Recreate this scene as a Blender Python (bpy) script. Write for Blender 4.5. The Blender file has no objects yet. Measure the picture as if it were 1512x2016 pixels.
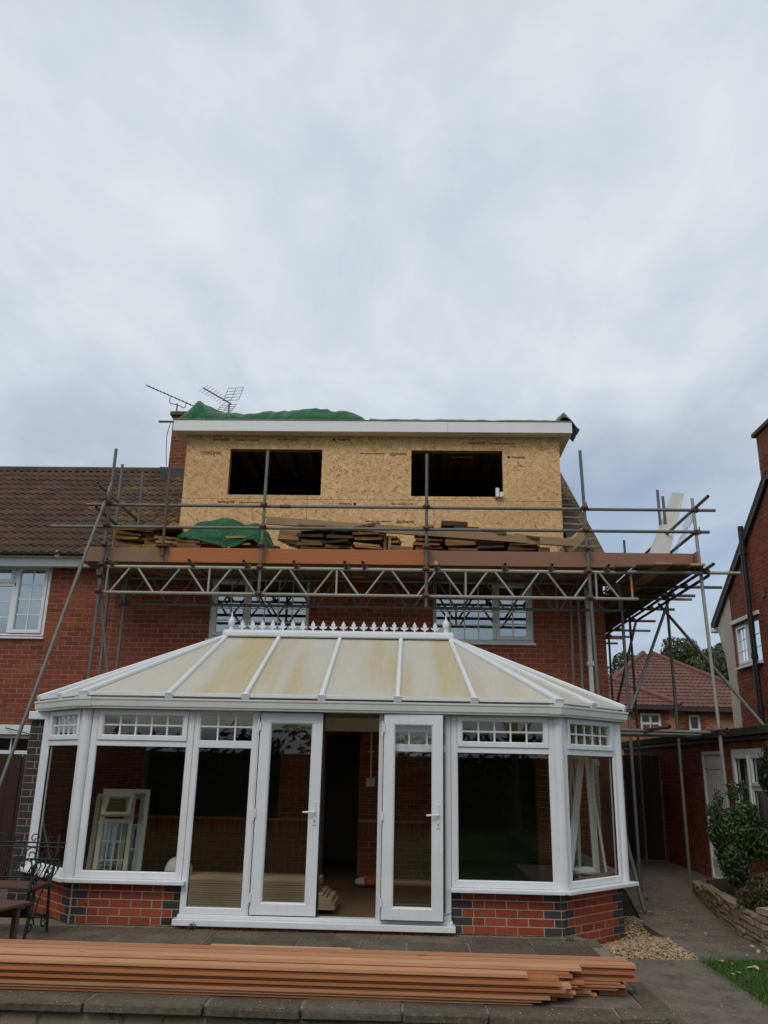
import bpy, math, random
from mathutils import Vector, Matrix, noise
random.seed(11)
R = math.radians
sc = bpy.context.scene
COL = sc.collection

# ------------------------------------------------------------------ camera
cam_d = bpy.data.cameras.new('camera'); cam = bpy.data.objects.new('camera', cam_d); COL.objects.link(cam)
cam_d.sensor_fit = 'VERTICAL'; cam_d.sensor_height = 24.0; cam_d.lens = 24.0 * 1628.617 / 2016
cam_d.clip_start = .05; cam_d.clip_end = 2000
PIT, ROL, YAW = 0.298571, 0.020576, 0.036541
fwd = Vector((-math.sin(YAW) * math.cos(PIT), math.cos(YAW) * math.cos(PIT), math.sin(PIT)))
rgt = Vector((math.cos(YAW), math.sin(YAW), 0)); upv = rgt.cross(fwd)
rgt2 = rgt * math.cos(ROL) + upv * math.sin(ROL); upv2 = upv * math.cos(ROL) - rgt * math.sin(ROL)
mw = Matrix((rgt2, upv2, -fwd)).transposed().to_4x4(); mw.translation = (0, 0, 1.63)
cam.matrix_world = mw
sc.camera = cam

# ------------------------------------------------------------------ light
SUN_AZ, SUN_EL = R(200), R(46)          # azimuth clockwise from +Y: behind the camera, a little left
w = bpy.data.worlds.new('World'); sc.world = w; w.use_nodes = True
nt = w.node_tree; N = nt.nodes; L = nt.links; N.clear()
def wn(t, **k):
    n = N.new(t)
    for a, b in k.items(): setattr(n, a, b)
    return n
def wmath(op, a, b=None):
    n = wn('ShaderNodeMath', operation=op)
    for i, x in enumerate((a, b)):
        if x is None: continue
        if isinstance(x, (int, float)): n.inputs[i].default_value = x
        else: L.new(x, n.inputs[i])
    return n.outputs[0]
wo = wn('ShaderNodeOutputWorld'); bg = wn('ShaderNodeBackground'); bg.inputs[1].default_value = .1
sky = wn('ShaderNodeTexSky', sky_type='NISHITA', sun_disc=False); sky.sun_elevation = SUN_EL; sky.sun_rotation = SUN_AZ
tc = wn('ShaderNodeTexCoord'); sx = wn('ShaderNodeSeparateXYZ'); L.new(tc.outputs['Generated'], sx.inputs[0])
zz = wmath('ADD', wmath('MAXIMUM', sx.outputs[2], 0.0), .16)
cx = wn('ShaderNodeCombineXYZ'); L.new(wmath('DIVIDE', sx.outputs[0], zz), cx.inputs[0]); L.new(wmath('DIVIDE', sx.outputs[1], zz), cx.inputs[1])
mp = wn('ShaderNodeMapping'); mp.inputs['Location'].default_value = (3.1, 1.7, 0); mp.inputs['Rotation'].default_value = (0, 0, R(-35)); mp.inputs['Scale'].default_value = (1.0, .62, 1)
L.new(cx.outputs[0], mp.inputs[0])
n1 = wn('ShaderNodeTexNoise'); n1.inputs['Scale'].default_value = .95; n1.inputs['Detail'].default_value = 7; n1.inputs['Roughness'].default_value = .45; n1.inputs['Distortion'].default_value = .35
L.new(mp.outputs[0], n1.inputs['Vector'])
n2 = wn('ShaderNodeTexNoise'); n2.inputs['Scale'].default_value = 3.4; n2.inputs['Detail'].default_value = 8; n2.inputs['Roughness'].default_value = .58; n2.inputs['Distortion'].default_value = .25
L.new(mp.outputs[0], n2.inputs['Vector'])
def ramp(src, *st):
    r = wn('ShaderNodeValToRGB'); e = r.color_ramp.elements
    while len(e) < len(st): e.new(.5)
    for i, (p, c) in enumerate(st): e[i].position = p; e[i].color = (*c, 1) if len(c) == 3 else c
    L.new(src, r.inputs[0]); return r.outputs[0]
cover = ramp(n1.outputs[0], (.30, (.35, .35, .35)), (.56, (1, 1, 1)))
tone = ramp(n2.outputs[0], (.36, (5.9, 6.5, 7.3)), (.50, (6.7, 7.2, 7.8)), (.64, (7.6, 7.95, 8.3)))
# grey cloud bank low down all round the horizon
low = ramp(sx.outputs[2], (.02, (.50, .57, .68)), (.22, (.82, .90, .985)), (.46, (1, 1, 1)))
mm = wn('ShaderNodeMix', data_type='RGBA', blend_type='MULTIPLY'); mm.inputs[0].default_value = 1; L.new(tone, mm.inputs[6]); L.new(low, mm.inputs[7])
mx = wn('ShaderNodeMix', data_type='RGBA'); L.new(cover, mx.inputs[0]); L.new(sky.outputs[0], mx.inputs[6]); L.new(mm.outputs[2], mx.inputs[7])
L.new(mx.outputs[2], bg.inputs[0]); L.new(bg.outputs[0], wo.inputs[0])
sl = bpy.data.lights.new('sun', 'SUN'); sl.energy = 1.0; sl.angle = R(24); sl.color = (1, .95, .88)
so = bpy.data.objects.new('sun', sl); COL.objects.link(so)
sd = Vector((math.sin(SUN_AZ) * math.cos(SUN_EL), math.cos(SUN_AZ) * math.cos(SUN_EL), math.sin(SUN_EL)))
so.rotation_euler = sd.to_track_quat('Z', 'Y').to_euler(); so.location = (0, -5, 30)
sc.view_settings.view_transform = 'Standard'; sc.view_settings.look = 'None'; sc.view_settings.exposure = 0.0; sc.view_settings.gamma = 1
sc.render.engine = 'CYCLES'; sc.cycles.use_denoising = True
sc.cycles.max_bounces = 8; sc.cycles.transparent_max_bounces = 24; sc.cycles.diffuse_bounces = 4

# ------------------------------------------------------------------ materials
MATS = {}
class NB:
    def __init__(s, name):
        s.m = bpy.data.materials.new(name); s.m.use_nodes = True; s.t = s.m.node_tree; s.t.nodes.clear()
        s.out = s.n('ShaderNodeOutputMaterial'); MATS[name] = s.m
    def n(s, t, **k):
        n = s.t.nodes.new(t)
        for a, b in k.items():
            if a.startswith('i_'):
                n.inputs[a[2:].replace('_', ' ')].default_value = b
            else: setattr(n, a, b)
        return n
    def l(s, a, b): s.t.links.new(a, b)
    def co(s, kind='Object', scale=(1, 1, 1), rot=(0, 0, 0)):
        if kind == 'World':
            src = s.n('ShaderNodeNewGeometry').outputs['Position']
        else: src = s.n('ShaderNodeTexCoord').outputs[kind]
        m = s.n('ShaderNodeMapping'); m.inputs['Scale'].default_value = scale; m.inputs['Rotation'].default_value = rot
        s.l(src, m.inputs[0]); return m.outputs[0]
    def noise(s, vec, scale, detail=4, rough=.55, dist=0):
        n = s.n('ShaderNodeTexNoise'); n.inputs['Scale'].default_value = scale; n.inputs['Detail'].default_value = detail
        n.inputs['Roughness'].default_value = rough; n.inputs['Distortion'].default_value = dist
        s.l(vec, n.inputs['Vector']); return n.outputs[0]
    def math(s, op, a, b=None, c=None):
        n = s.n('ShaderNodeMath', operation=op)
        for i, x in enumerate((a, b, c)):
            if x is None: continue
            if isinstance(x, (int, float)): n.inputs[i].default_value = x
            else: s.l(x, n.inputs[i])
        return n.outputs[0]
    def ramp(s, src, *st, interp='LINEAR'):
        r = s.n('ShaderNodeValToRGB'); r.color_ramp.interpolation = interp; e = r.color_ramp.elements
        while len(e) < len(st): e.new(.5)
        for i, (p, c) in enumerate(st): e[i].position = p; e[i].color = (*c, 1)
        s.l(src, r.inputs[0]); return r.outputs[0]
    def mix(s, f, a, b, bt='MIX'):
        n = s.n('ShaderNodeMix', data_type='RGBA', blend_type=bt)
        for i, x in ((0, f), (6, a), (7, b)):
            if isinstance(x, (int, float)): n.inputs[i].default_value = x
            elif isinstance(x, tuple): n.inputs[i].default_value = (*x, 1)
            else: s.l(x, n.inputs[i])
        return n.outputs[2]
    def rnd(s):
        o = s.n('ShaderNodeObjectInfo').outputs['Random']; a = s.n('ShaderNodeAttribute', attribute_name='rnd').outputs['Fac']
        return s.math('FRACT', s.math('ADD', o, a))
    def bump(s, h, strength=.3, dist=.01):
        b = s.n('ShaderNodeBump'); b.inputs['Strength'].default_value = strength; b.inputs['Distance'].default_value = dist
        s.l(h, b.inputs['Height']); return b.outputs[0]
    def bsdf(s, col, rough=.7, bump=None, metal=0, spec=.4, **k):
        b = s.n('ShaderNodeBsdfPrincipled')
        if isinstance(col, tuple): b.inputs['Base Color'].default_value = (*col, 1)
        else: s.l(col, b.inputs['Base Color'])
        if isinstance(rough, (int, float)): b.inputs['Roughness'].default_value = rough
        else: s.l(rough, b.inputs['Roughness'])
        b.inputs['Metallic'].default_value = metal; b.inputs['Specular IOR Level'].default_value = spec
        for a, v in k.items(): b.inputs[a.replace('_', ' ')].default_value = v
        if bump is not None: s.l(bump, b.inputs['Normal'])
        s.l(b.outputs[0], s.out.inputs[0]); return b

def m_brick(name, a, b, c, dirt=.5, dark=(.05, .03, .025)):
    m = NB(name); r = m.rnd(); wv = m.co('World')
    col = m.ramp(r, (0, a), (.45, b), (.8, c), (1, tuple(x * .62 for x in a)))
    n = m.noise(wv, 38, 5, .65); col = m.mix(m.math('MULTIPLY', m.ramp(n, (.38, (0, 0, 0)), (.75, (1, 1, 1))), .55), col, tuple(x * 1.35 for x in c))
    n2 = m.noise(wv, 1.3, 4, .6); col = m.mix(m.math('MULTIPLY', m.ramp(n2, (.42, (0, 0, 0)), (.75, (1, 1, 1))), dirt), col, dark)
    m.bsdf(col, .88, m.bump(m.noise(wv, 120, 4, .7), .35, .004), spec=.2)
m_brick('brick_red', (.195, .048, .026), (.235, .060, .032), (.275, .078, .041))
m_brick('brick_orange', (.24, .048, .025), (.285, .060, .030), (.33, .078, .038), .3)
m_brick('brick_blue', (.035, .037, .042), (.045, .047, .052), (.058, .058, .062), .2)
m_brick('stone_block', (.20, .15, .095), (.25, .19, .12), (.30, .235, .155), .5, (.07, .06, .04))

def m_stone(name, a, b, c, spk=60):
    m = NB(name); r = m.rnd(); wv = m.co('World')
    col = m.ramp(r, (0, a), (.5, b), (1, c))
    col = m.mix(m.math('MULTIPLY', m.ramp(m.noise(wv, 3.5, 6, .7), (.4, (0, 0, 0)), (.68, (1, 1, 1))), .7), col, (.048, .039, .028))
    col = m.mix(m.math('MULTIPLY', m.ramp(m.noise(wv, 22, 5, .7), (.45, (0, 0, 0)), (.7, (1, 1, 1))), .45), col, (.21, .175, .13))
    col = m.mix(m.ramp(m.noise(wv, spk, 3, .6), (.64, (0, 0, 0)), (.72, (1, 1, 1))), col, (.33, .29, .225))
    h = m.math('ADD', m.noise(wv, 9, 5, .6), m.math('MULTIPLY', m.noise(wv, 55, 4, .65), .4))
    m.bsdf(col, .9, m.bump(h, .7, .014), spec=.2)
m_stone('slab', (.085, .066, .047), (.125, .098, .070), (.175, .138, .10)); m_stone('coping', (.105, .088, .064), (.125, .104, .075), (.145, .12, .088))

def m_tile(name, a, b, c, lich, moss):
    m = NB(name); r = m.rnd(); wv = m.co('World')
    col = m.ramp(r, (0, a), (.5, b), (1, c))
    f = m.ramp(m.noise(wv, 2.2, 5, .65), (.52, (0, 0, 0)), (.66, (1, 1, 1)))
    f2 = m.ramp(m.noise(wv, 24, 4, .7), (.42, (0, 0, 0)), (.62, (1, 1, 1)))
    col = m.mix(m.math('MULTIPLY', m.math('MULTIPLY', f, f2), lich), col, (.42, .20, .035))
    f3 = m.ramp(m.noise(wv, 9, 4, .7), (.55, (0, 0, 0)), (.75, (1, 1, 1)))
    col = m.mix(m.math('MULTIPLY', f3, moss), col, (.10, .085, .055))
    m.bsdf(col, .85, m.bump(m.noise(wv, 160, 3, .7), .35, .004), spec=.25)
m_tile('tile_brown', (.068, .040, .028), (.086, .050, .035), (.104, .062, .043), .15, .35)
m_tile('tile_lichen', (.066, .047, .034), (.09, .062, .038), (.115, .08, .045), 1.0, .7)
m_tile('tile_loose', (.055, .034, .025), (.10, .058, .036), (.24, .14, .062), .9, .3)
m_tile('tile_under', (.26, .13, .05), (.38, .205, .075), (.50, .30, .12), .6, .4)
m_tile('tile_red', (.145, .070, .056), (.17, .080, .063), (.19, .092, .072), .05, .3)

m = NB('mortar'); wv = m.co('World'); m.bsdf(m.ramp(m.noise(wv, 14, 4), (.3, (.26, .165, .11)), (.7, (.37, .25, .17))), .95, m.bump(m.noise(wv, 220, 3), .4, .003), spec=.1)
m = NB('mortar_light'); wv = m.co('World'); m.bsdf(m.ramp(m.noise(wv, 14, 4), (.3, (.36, .275, .19)), (.7, (.46, .36, .255))), .95, m.bump(m.noise(wv, 220, 3), .4, .003), spec=.1)
m = NB('mortar_dark'); wv = m.co('World'); m.bsdf(m.ramp(m.noise(wv, 9, 4), (.3, (.065, .055, .04)), (.7, (.13, .11, .08))), .95, spec=.1)

# oriented strand board
m = NB('osb'); wv = m.co('World', (1, 1, 1), (R(90), 0, 0))
cell = m.n('ShaderNodeTexVoronoi', voronoi_dimensions='2D', i_Scale=7.0); m.l(wv, cell.inputs['Vector'])
sepc = m.n('ShaderNodeSeparateColor'); m.l(cell.outputs['Color'], sepc.inputs[0])
def strand(angsrc, stretch, scale, off):
    vr = m.n('ShaderNodeVectorRotate', rotation_type='Z_AXIS'); m.l(wv, vr.inputs['Vector'])
    m.l(m.math('MULTIPLY', m.math('SUBTRACT', angsrc, .5), 2.4), vr.inputs['Angle'])
    mp2 = m.n('ShaderNodeMapping'); mp2.inputs['Scale'].default_value = (scale / stretch, scale, 1); mp2.inputs['Location'].default_value = (off, off, 0); m.l(vr.outputs[0], mp2.inputs[0])
    v = m.n('ShaderNodeTexVoronoi', voronoi_dimensions='2D', i_Scale=1.0, i_Randomness=1.0); m.l(mp2.outputs[0], v.inputs['Vector'])
    s2 = m.n('ShaderNodeSeparateColor'); m.l(v.outputs['Color'], s2.inputs[0]); return s2.outputs[0], v.outputs['Distance']
a1, d1 = strand(sepc.outputs[0], 4.5, 42, 0); a2, d2 = strand(sepc.outputs[1], 5.5, 58, 3.3)
cA = m.ramp(a1, (0, (.40, .17, .055)), (.16, (.60, .335, .14)), (.5, (.70, .435, .195)), (.85, (.79, .525, .255)), (1, (.86, .63, .33)))
cB = m.ramp(a2, (0, (.36, .14, .045)), (.14, (.61, .35, .145)), (.6, (.72, .45, .205)), (1, (.83, .58, .285)))
sel = m.ramp(m.noise(wv, 17, 3, .6), (.46, (0, 0, 0)), (.54, (1, 1, 1)))
col = m.mix(sel, cA, cB)
col = m.mix(m.math('MULTIPLY', m.ramp(m.noise(wv, 1.1, 3), (.4, (0, 0, 0)), (.7, (1, 1, 1))), .25), col, (.40, .22, .08))
col = m.mix(m.math('MULTIPLY', m.rnd(), .22), col, (.50, .29, .12)); m.bsdf(col, .62, m.bump(m.math('ADD', a1, a2), .25, .004), spec=.3)

def m_wood(name, a, b, c, scale=(1, 1, 1), rough=.75, knots=True, jit=.35):
    m = NB(name); ob = m.n('ShaderNodeTexCoord').outputs['Object']; r = m.rnd()
    off = m.n('ShaderNodeVectorMath', operation='SCALE'); off.inputs[3].default_value = 9.0
    cmb = m.n('ShaderNodeCombineXYZ'); m.l(r, cmb.inputs[0]); m.l(r, cmb.inputs[1]); m.l(r, cmb.inputs[2]); m.l(cmb.outputs[0], off.inputs[0])
    ad = m.n('ShaderNodeVectorMath', operation='ADD'); m.l(ob, ad.inputs[0]); m.l(off.outputs[0], ad.inputs[1])
    mp3 = m.n('ShaderNodeMapping'); mp3.inputs['Scale'].default_value = scale; m.l(ad.outputs[0], mp3.inputs[0]); v = mp3.outputs[0]
    g = m.noise(v, 9, 6, .65, 1.2); g2 = m.noise(v, 40, 4, .6, .4)
    col = m.ramp(g, (.25, a), (.5, b), (.75, c))
    col = m.mix(m.math('MULTIPLY', m.ramp(g2, (.45, (0, 0, 0)), (.75, (1, 1, 1))), .35), col, tuple(x * .6 for x in a))
    col = m.mix(m.math('MULTIPLY', r, jit), col, tuple(x * .72 for x in a))
    m.bsdf(col, rough, m.bump(g2, .25, .003), spec=.25)
m = NB('cedar'); ob_ = m.n('ShaderNodeTexCoord').outputs['Object']; r = m.rnd()
cmb = m.n('ShaderNodeCombineXYZ'); [m.l(m.math('MULTIPLY', r, q), cmb.inputs[i]) for i, q in enumerate((37.0, 11.0, 23.0))]
ad = m.n('ShaderNodeVectorMath', operation='ADD'); m.l(ob_, ad.inputs[0]); m.l(cmb.outputs[0], ad.inputs[1])
def cmap(sc_):
    q = m.n('ShaderNodeMapping'); q.inputs['Scale'].default_value = sc_; m.l(ad.outputs[0], q.inputs[0]); return q.outputs[0]
g = m.noise(cmap((.35, 14, 14)), 5, 6, .65, .8); g2 = m.noise(cmap((1.5, 60, 60)), 4, 5, .7)
base = m.ramp(r, (0, (.33, .11, .04)), (.2, (.62, .30, .15)), (.4, (.44, .16, .057)), (.6, (.55, .23, .095)), (.8, (.72, .43, .25)), (1, (.35, .12, .045)))
col = m.mix(m.math('MULTIPLY', m.ramp(g, (.35, (0, 0, 0)), (.7, (1, 1, 1))), .65), base, (.27, .085, .030))
col = m.mix(m.math('MULTIPLY', m.ramp(g2, (.45, (0, 0, 0)), (.75, (1, 1, 1))), .30), col, (.64, .33, .16))
kn = m.n('ShaderNodeTexVoronoi', i_Scale=1.0); m.l(cmap((1.3, 7, 7)), kn.inputs['Vector'])
col = m.mix(m.ramp(kn.outputs['Distance'], (.035, (1, 1, 1)), (.07, (0, 0, 0))), col, (.10, .035, .018))
m.bsdf(col, .62, m.bump(g2, .3, .003), spec=.25)
m_wood('cedar_end', (.24, .095, .042), (.29, .12, .055), (.34, .15, .07), (2, 9, 9), .8)
m_wood('toe_orange', (.37, .125, .042), (.45, .155, .052), (.50, .185, .065), (.18, 4, 6), .7, jit=.1)
m_wood('toe_brown', (.24, .14, .085), (.30, .175, .11), (.34, .205, .13), (.18, 4, 8), .8)
m_wood('toe_red', (.27, .135, .085), (.32, .16, .10), (.36, .185, .12), (.18, 4, 6), .75)
m_wood('board_dark', (.11, .075, .05), (.15, .10, .065), (.19, .13, .085), (5, .25, 5), .85)
m_wood('board_long', (.13, .085, .055), (.17, .115, .07), (.21, .145, .09), (.25, 5, 5), .85)
m_wood('pine', (.42, .27, .13), (.50, .33, .17), (.56, .39, .21), (.3, 4, 4), .7)
m_wood('pine_dull', (.32, .20, .11), (.39, .25, .14), (.45, .30, .175), (.3, 4, 4), .75)
m_wood('chipboard', (.36, .27, .16), (.42, .32, .20), (.47, .37, .24), (6, 6, 6), .8)
m_wood('bench_wood', (.085, .042, .028), (.115, .058, .036), (.14, .075, .048), (.4, 6, 6), .6)
m_wood('table_wood', (.10, .05, .033), (.13, .066, .042), (.16, .085, .055), (.5, 5, 5), .5)
m_wood('bark', (.07, .055, .04), (.10, .08, .058), (.13, .105, .08), (8, 8, 1), .9)
m_wood('gate_wood', (.035, .03, .026), (.05, .042, .036), (.065, .055, .045), (6, 6, .4), .9)
m_wood('rafter_dark', (.16, .10, .06), (.20, .13, .08), (.24, .16, .10), (4, .5, 4), .85)

def m_plain(name, a, rough=.5, var=.15, scale=6, bump=0, spec=.4, metal=0, dirt=None):
    m = NB(name); wv = m.co('World'); n = m.noise(wv, scale, 5, .6)
    col = m.ramp(n, (.3, tuple(x * (1 - var) for x in a)), (.7, tuple(min(1, x * (1 + var)) for x in a)))
    if dirt:
        col = m.mix(m.math('MULTIPLY', m.ramp(m.noise(wv, 3.1, 6, .7), (.5, (0, 0, 0)), (.75, (1, 1, 1))), dirt[1]), col, dirt[0])
    m.bsdf(col, rough, m.bump(m.noise(wv, scale * 22, 3), bump, .004) if bump else None, metal, spec)
m = NB('upvc'); wv = m.co('World'); col = m.mix(m.math('MULTIPLY', m.ramp(m.noise(wv, 3.1, 6, .7), (.45, (0, 0, 0)), (.75, (1, 1, 1))), .35), (.75, .76, .76), (.56, .56, .51))
col = m.mix(m.math('MULTIPLY', m.ramp(m.noise(m.co('World', (22, 22, 1.2)), 1.5, 5, .7), (.55, (0, 0, 0)), (.75, (1, 1, 1))), .30), col, (.40, .39, .34))
col = m.mix(m.ramp(m.noise(wv, 70, 3, .6), (.70, (0, 0, 0)), (.78, (.5, .5, .5))), col, (.34, .32, .27))
m.bsdf(col, .38, spec=.42)
m_plain('upvc_old', (.66, .66, .61), .4, .05, 5, 0, .4, 0, ((.42, .42, .33), .4))
m_plain('upvc_cream', (.62, .58, .47), .45, .06, 5, 0, .4, 0, ((.40, .36, .26), .4))
m_plain('fascia_white', (.80, .79, .76), .35, .03, 3)
m_plain('soffit', (.74, .71, .64), .5, .03, 3)
m_plain('plank_grey', (.46, .44, .39), .5, .05, 5)
m_plain('paint_white', (.72, .72, .69), .55, .06, 5, .1, .3, 0, ((.45, .42, .35), .3))
m_plain('render_cream', (.55, .49, .38), .9, .08, 3, .3, .1, 0, ((.36, .31, .23), .4))
m_plain('lead', (.22, .23, .24), .6, .2, 8)
m_plain('black_plastic', (.018, .018, .02), .4, .1, 5)
m_plain('gasket', (.012, .012, .012), .6, .1, 5)
m_plain('iron', (.014, .013, .012), .5, .3, 20, .3)
m_plain('carpet', (.20, .135, .085), .98, .12, 30, .5, .05)
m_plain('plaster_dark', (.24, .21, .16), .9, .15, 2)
m_plain('felt', (.045, .035, .03), .9, .4, 12, .4)
m_plain('old_batten', (.30, .245, .18), .9, .25, 9, .3)
m_plain('steel_dark', (.14, .145, .14), .55, .25, 8, .15, .4, .4)
m_stone('concrete', (.16, .134, .104), (.165, .138, .107), (.17, .142, .11), 110)
m_plain('roof_felt', (.06, .058, .045), .95, .35, 5, .4, .1, 0, ((.055, .065, .03), .7))
m_plain('joint_grit', (.24, .21, .16), .95, .3, 40, .5, .1, 0, ((.06, .06, .03), .6))
m_plain('soil', (.05, .038, .026), 1, .35, 12, .6, .05)
m_plain('lawn_base', (.03, .05, .014), 1, .3, 6, .4, .05)
m_plain('curtain', (.60, .63, .62), .9, .08, 30)
m_plain('bag_paper', (.62, .58, .50), .7, .06, 10)
m_plain('bag_red', (.55, .10, .035), .6, .08, 10)
m_plain('aerial', (.16, .16, .165), .5, .2, 10, 0, .4, .3)
m_plain('ink', (.05, .028, .014), .9, .15, 30)
m_plain('yellow_cap', (.60, .42, .03), .5)
m_plain('orange_paint', (.55, .13, .04), .6, .3, 20)
m_plain('leaf_yellow', (.46, .36, .17), .8, .25, 30)
m_plain('bungalow_eave', (.05, .045, .045), .6)
m_plain('dark_maroon', (.034, .014, .010), .7, .2, 4)
m_plain('green_bin', (.02, .12, .05), .5)

def m_steel(name, a, b, rust):
    m = NB(name); wv = m.co('World'); n = m.noise(wv, 5, 6, .7); r = m.rnd()
    col = m.ramp(n, (.3, a), (.7, b)); col = m.mix(m.math('MULTIPLY', r, .45), col, tuple(x * .55 for x in a))
    f = m.ramp(m.noise(wv, 7, 6, .75), (.6, (0, 0, 0)), (.72, (1, 1, 1))); col = m.mix(m.math('MULTIPLY', f, rust), col, (.13, .055, .028))
    m.bsdf(col, .55, m.bump(m.noise(wv, 60, 4), .2, .003), .25, .45)
m_steel('galv', (.135, .132, .115), (.20, .195, .17), .5)
m_steel('alloy', (.34, .32, .27), (.45, .43, .37), .3)
m_steel('rusty', (.14, .075, .05), (.19, .10, .07), .8)
m_steel('coupler_rust', (.10, .05, .035), (.15, .085, .06), .9)

m = NB('polycarb'); wv = m.co('World', (1, 1, 1)); st = m.co('World', (1.25, .12, .12))
f = m.ramp(m.noise(st, 1.55, 3, .5), (.47, (0, 0, 0)), (.60, (1, 1, 1))); f2 = m.ramp(m.noise(m.co('World', (9, .7, .7)), 3, 5, .65), (.3, (.35, .35, .35)), (.75, (1, 1, 1)))
col = m.mix(m.math('MULTIPLY', f, f2), (.80, .77, .67), (.74, .60, .27))
col = m.mix(m.math('MULTIPLY', m.ramp(m.noise(m.co('World', (14, 1.2, 1.2)), 2.5, 5, .7), (.5, (0, 0, 0)), (.8, (1, 1, 1))), .3), col, (.42, .37, .25))
wvv = m.n('ShaderNodeTexWave', wave_type='BANDS', bands_direction='X'); wvv.inputs['Scale'].default_value = 9; m.l(m.co('World'), wvv.inputs['Vector'])
b = m.bsdf(col, .45, m.bump(wvv.outputs['Fac'], .22, .004), spec=.45)
tr = m.n('ShaderNodeBsdfTranslucent'); tr.inputs[0].default_value = (.82, .77, .62, 1); mxs = m.n('ShaderNodeMixShader'); mxs.inputs[0].default_value = .40
m.l(b.outputs[0], mxs.inputs[1]); m.l(tr.outputs[0], mxs.inputs[2]); m.l(mxs.outputs[0], m.out.inputs[0])

def m_glass(name, tint, boost=1.0):
    m = NB(name); t = m.n('ShaderNodeBsdfTransparent'); t.inputs[0].default_value = (*tint, 1)
    g = m.n('ShaderNodeBsdfGlossy'); g.inputs['Roughness'].default_value = .0; g.inputs[0].default_value = (.95, 1, .98, 1)
    fr = m.n('ShaderNodeFresnel'); fr.inputs[0].default_value = 1.52
    wv = m.co('World'); bp = m.bump(m.noise(wv, 1.6, 2), .03, .01); m.l(bp, g.inputs['Normal'])
    x = m.n('ShaderNodeMixShader'); fc = m.math('SUBTRACT', 1.0, m.n('ShaderNodeNewGeometry').outputs['Backfacing']); m.l(m.math('MINIMUM', m.math('MULTIPLY', m.math('MULTIPLY', fr.outputs[0], boost), fc), 1.0), x.inputs[0]); m.l(t.outputs[0], x.inputs[1]); m.l(g.outputs[0], x.inputs[2]); m.l(x.outputs[0], m.out.inputs[0])
m_glass('glass', (.95, .965, .955), 2.2)
m_glass('glass_upper', (.60, .62, .62), 9.0)
m = NB('plastic_film'); t = m.n('ShaderNodeBsdfTransparent'); g = m.n('ShaderNodeBsdfPrincipled'); g.inputs['Base Color'].default_value = (.75, .78, .82, 1); g.inputs['Roughness'].default_value = .15
x = m.n('ShaderNodeMixShader'); x.inputs[0].default_value = .32; m.l(t.outputs[0], x.inputs[1]); m.l(g.outputs[0], x.inputs[2]); m.l(x.outputs[0], m.out.inputs[0])

m = NB('tarp'); wv = m.co('World'); col = m.ramp(m.noise(wv, 3, 4), (.3, (.004, .085, .027)), (.7, (.008, .135, .044)))
vo = m.n('ShaderNodeTexVoronoi', feature='DISTANCE_TO_EDGE', i_Scale=5.0); m.l(m.co('World', (1, 1, 1.4)), vo.inputs['Vector'])
m.bsdf(col, .36, m.bump(m.math('ADD', m.noise(wv, 16, 4, .55, 1.5), m.math('MULTIPLY', vo.outputs['Distance'], 1.6)), .7, .05), spec=.35)

def m_leaf(name, a, b, c):
    m = NB(name); at = m.n('ShaderNodeAttribute', attribute_name='rnd').outputs['Fac']
    col = m.ramp(at, (0, a), (.6, b), (1, c)); p = m.bsdf(col, .5, spec=.35)
    tr = m.n('ShaderNodeBsdfTranslucent'); m.l(col, tr.inputs[0]); x = m.n('ShaderNodeMixShader'); x.inputs[0].default_value = .3
    m.l(p.outputs[0], x.inputs[1]); m.l(tr.outputs[0], x.inputs[2]); m.l(x.outputs[0], m.out.inputs[0])
m_leaf('leaf_tree', (.045, .06, .022), (.10, .115, .045), (.20, .19, .09))
m_leaf('leaf_shrub', (.025, .055, .016), (.055, .10, .028), (.15, .21, .07))
m_leaf('leaf_ivy', (.018, .04, .012), (.03, .065, .018), (.075, .12, .03))
m_leaf('leaf_heath', (.05, .042, .018), (.085, .068, .028), (.13, .105, .045))
m_leaf('leaf_grass', (.06, .12, .02), (.085, .17, .03), (.13, .23, .05))
m_leaf('leaf_hedge', (.02, .035, .012), (.03, .055, .018), (.05, .08, .025))
m_leaf('pebble', (.32, .20, .105), (.52, .36, .20), (.68, .54, .37))

# far bungalow wall: bricks too small to tell apart
m = NB('bungalow_brick'); bt = m.n('ShaderNodeTexBrick', i_Scale=1.0, i_Mortar_Size=.008); bt.inputs['Brick Width'].default_value = .225; bt.inputs['Row Height'].default_value = .075
bt.inputs['Color1'].default_value = (.34, .165, .085, 1); bt.inputs['Color2'].default_value = (.27, .12, .06, 1); bt.inputs['Mortar'].default_value = (.36, .24, .15, 1)
m.l(m.co('World', (1, 1, 1), (R(90), 0, 0)), bt.inputs['Vector']); m.bsdf(bt.outputs['Color'], .9, spec=.15)

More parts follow.
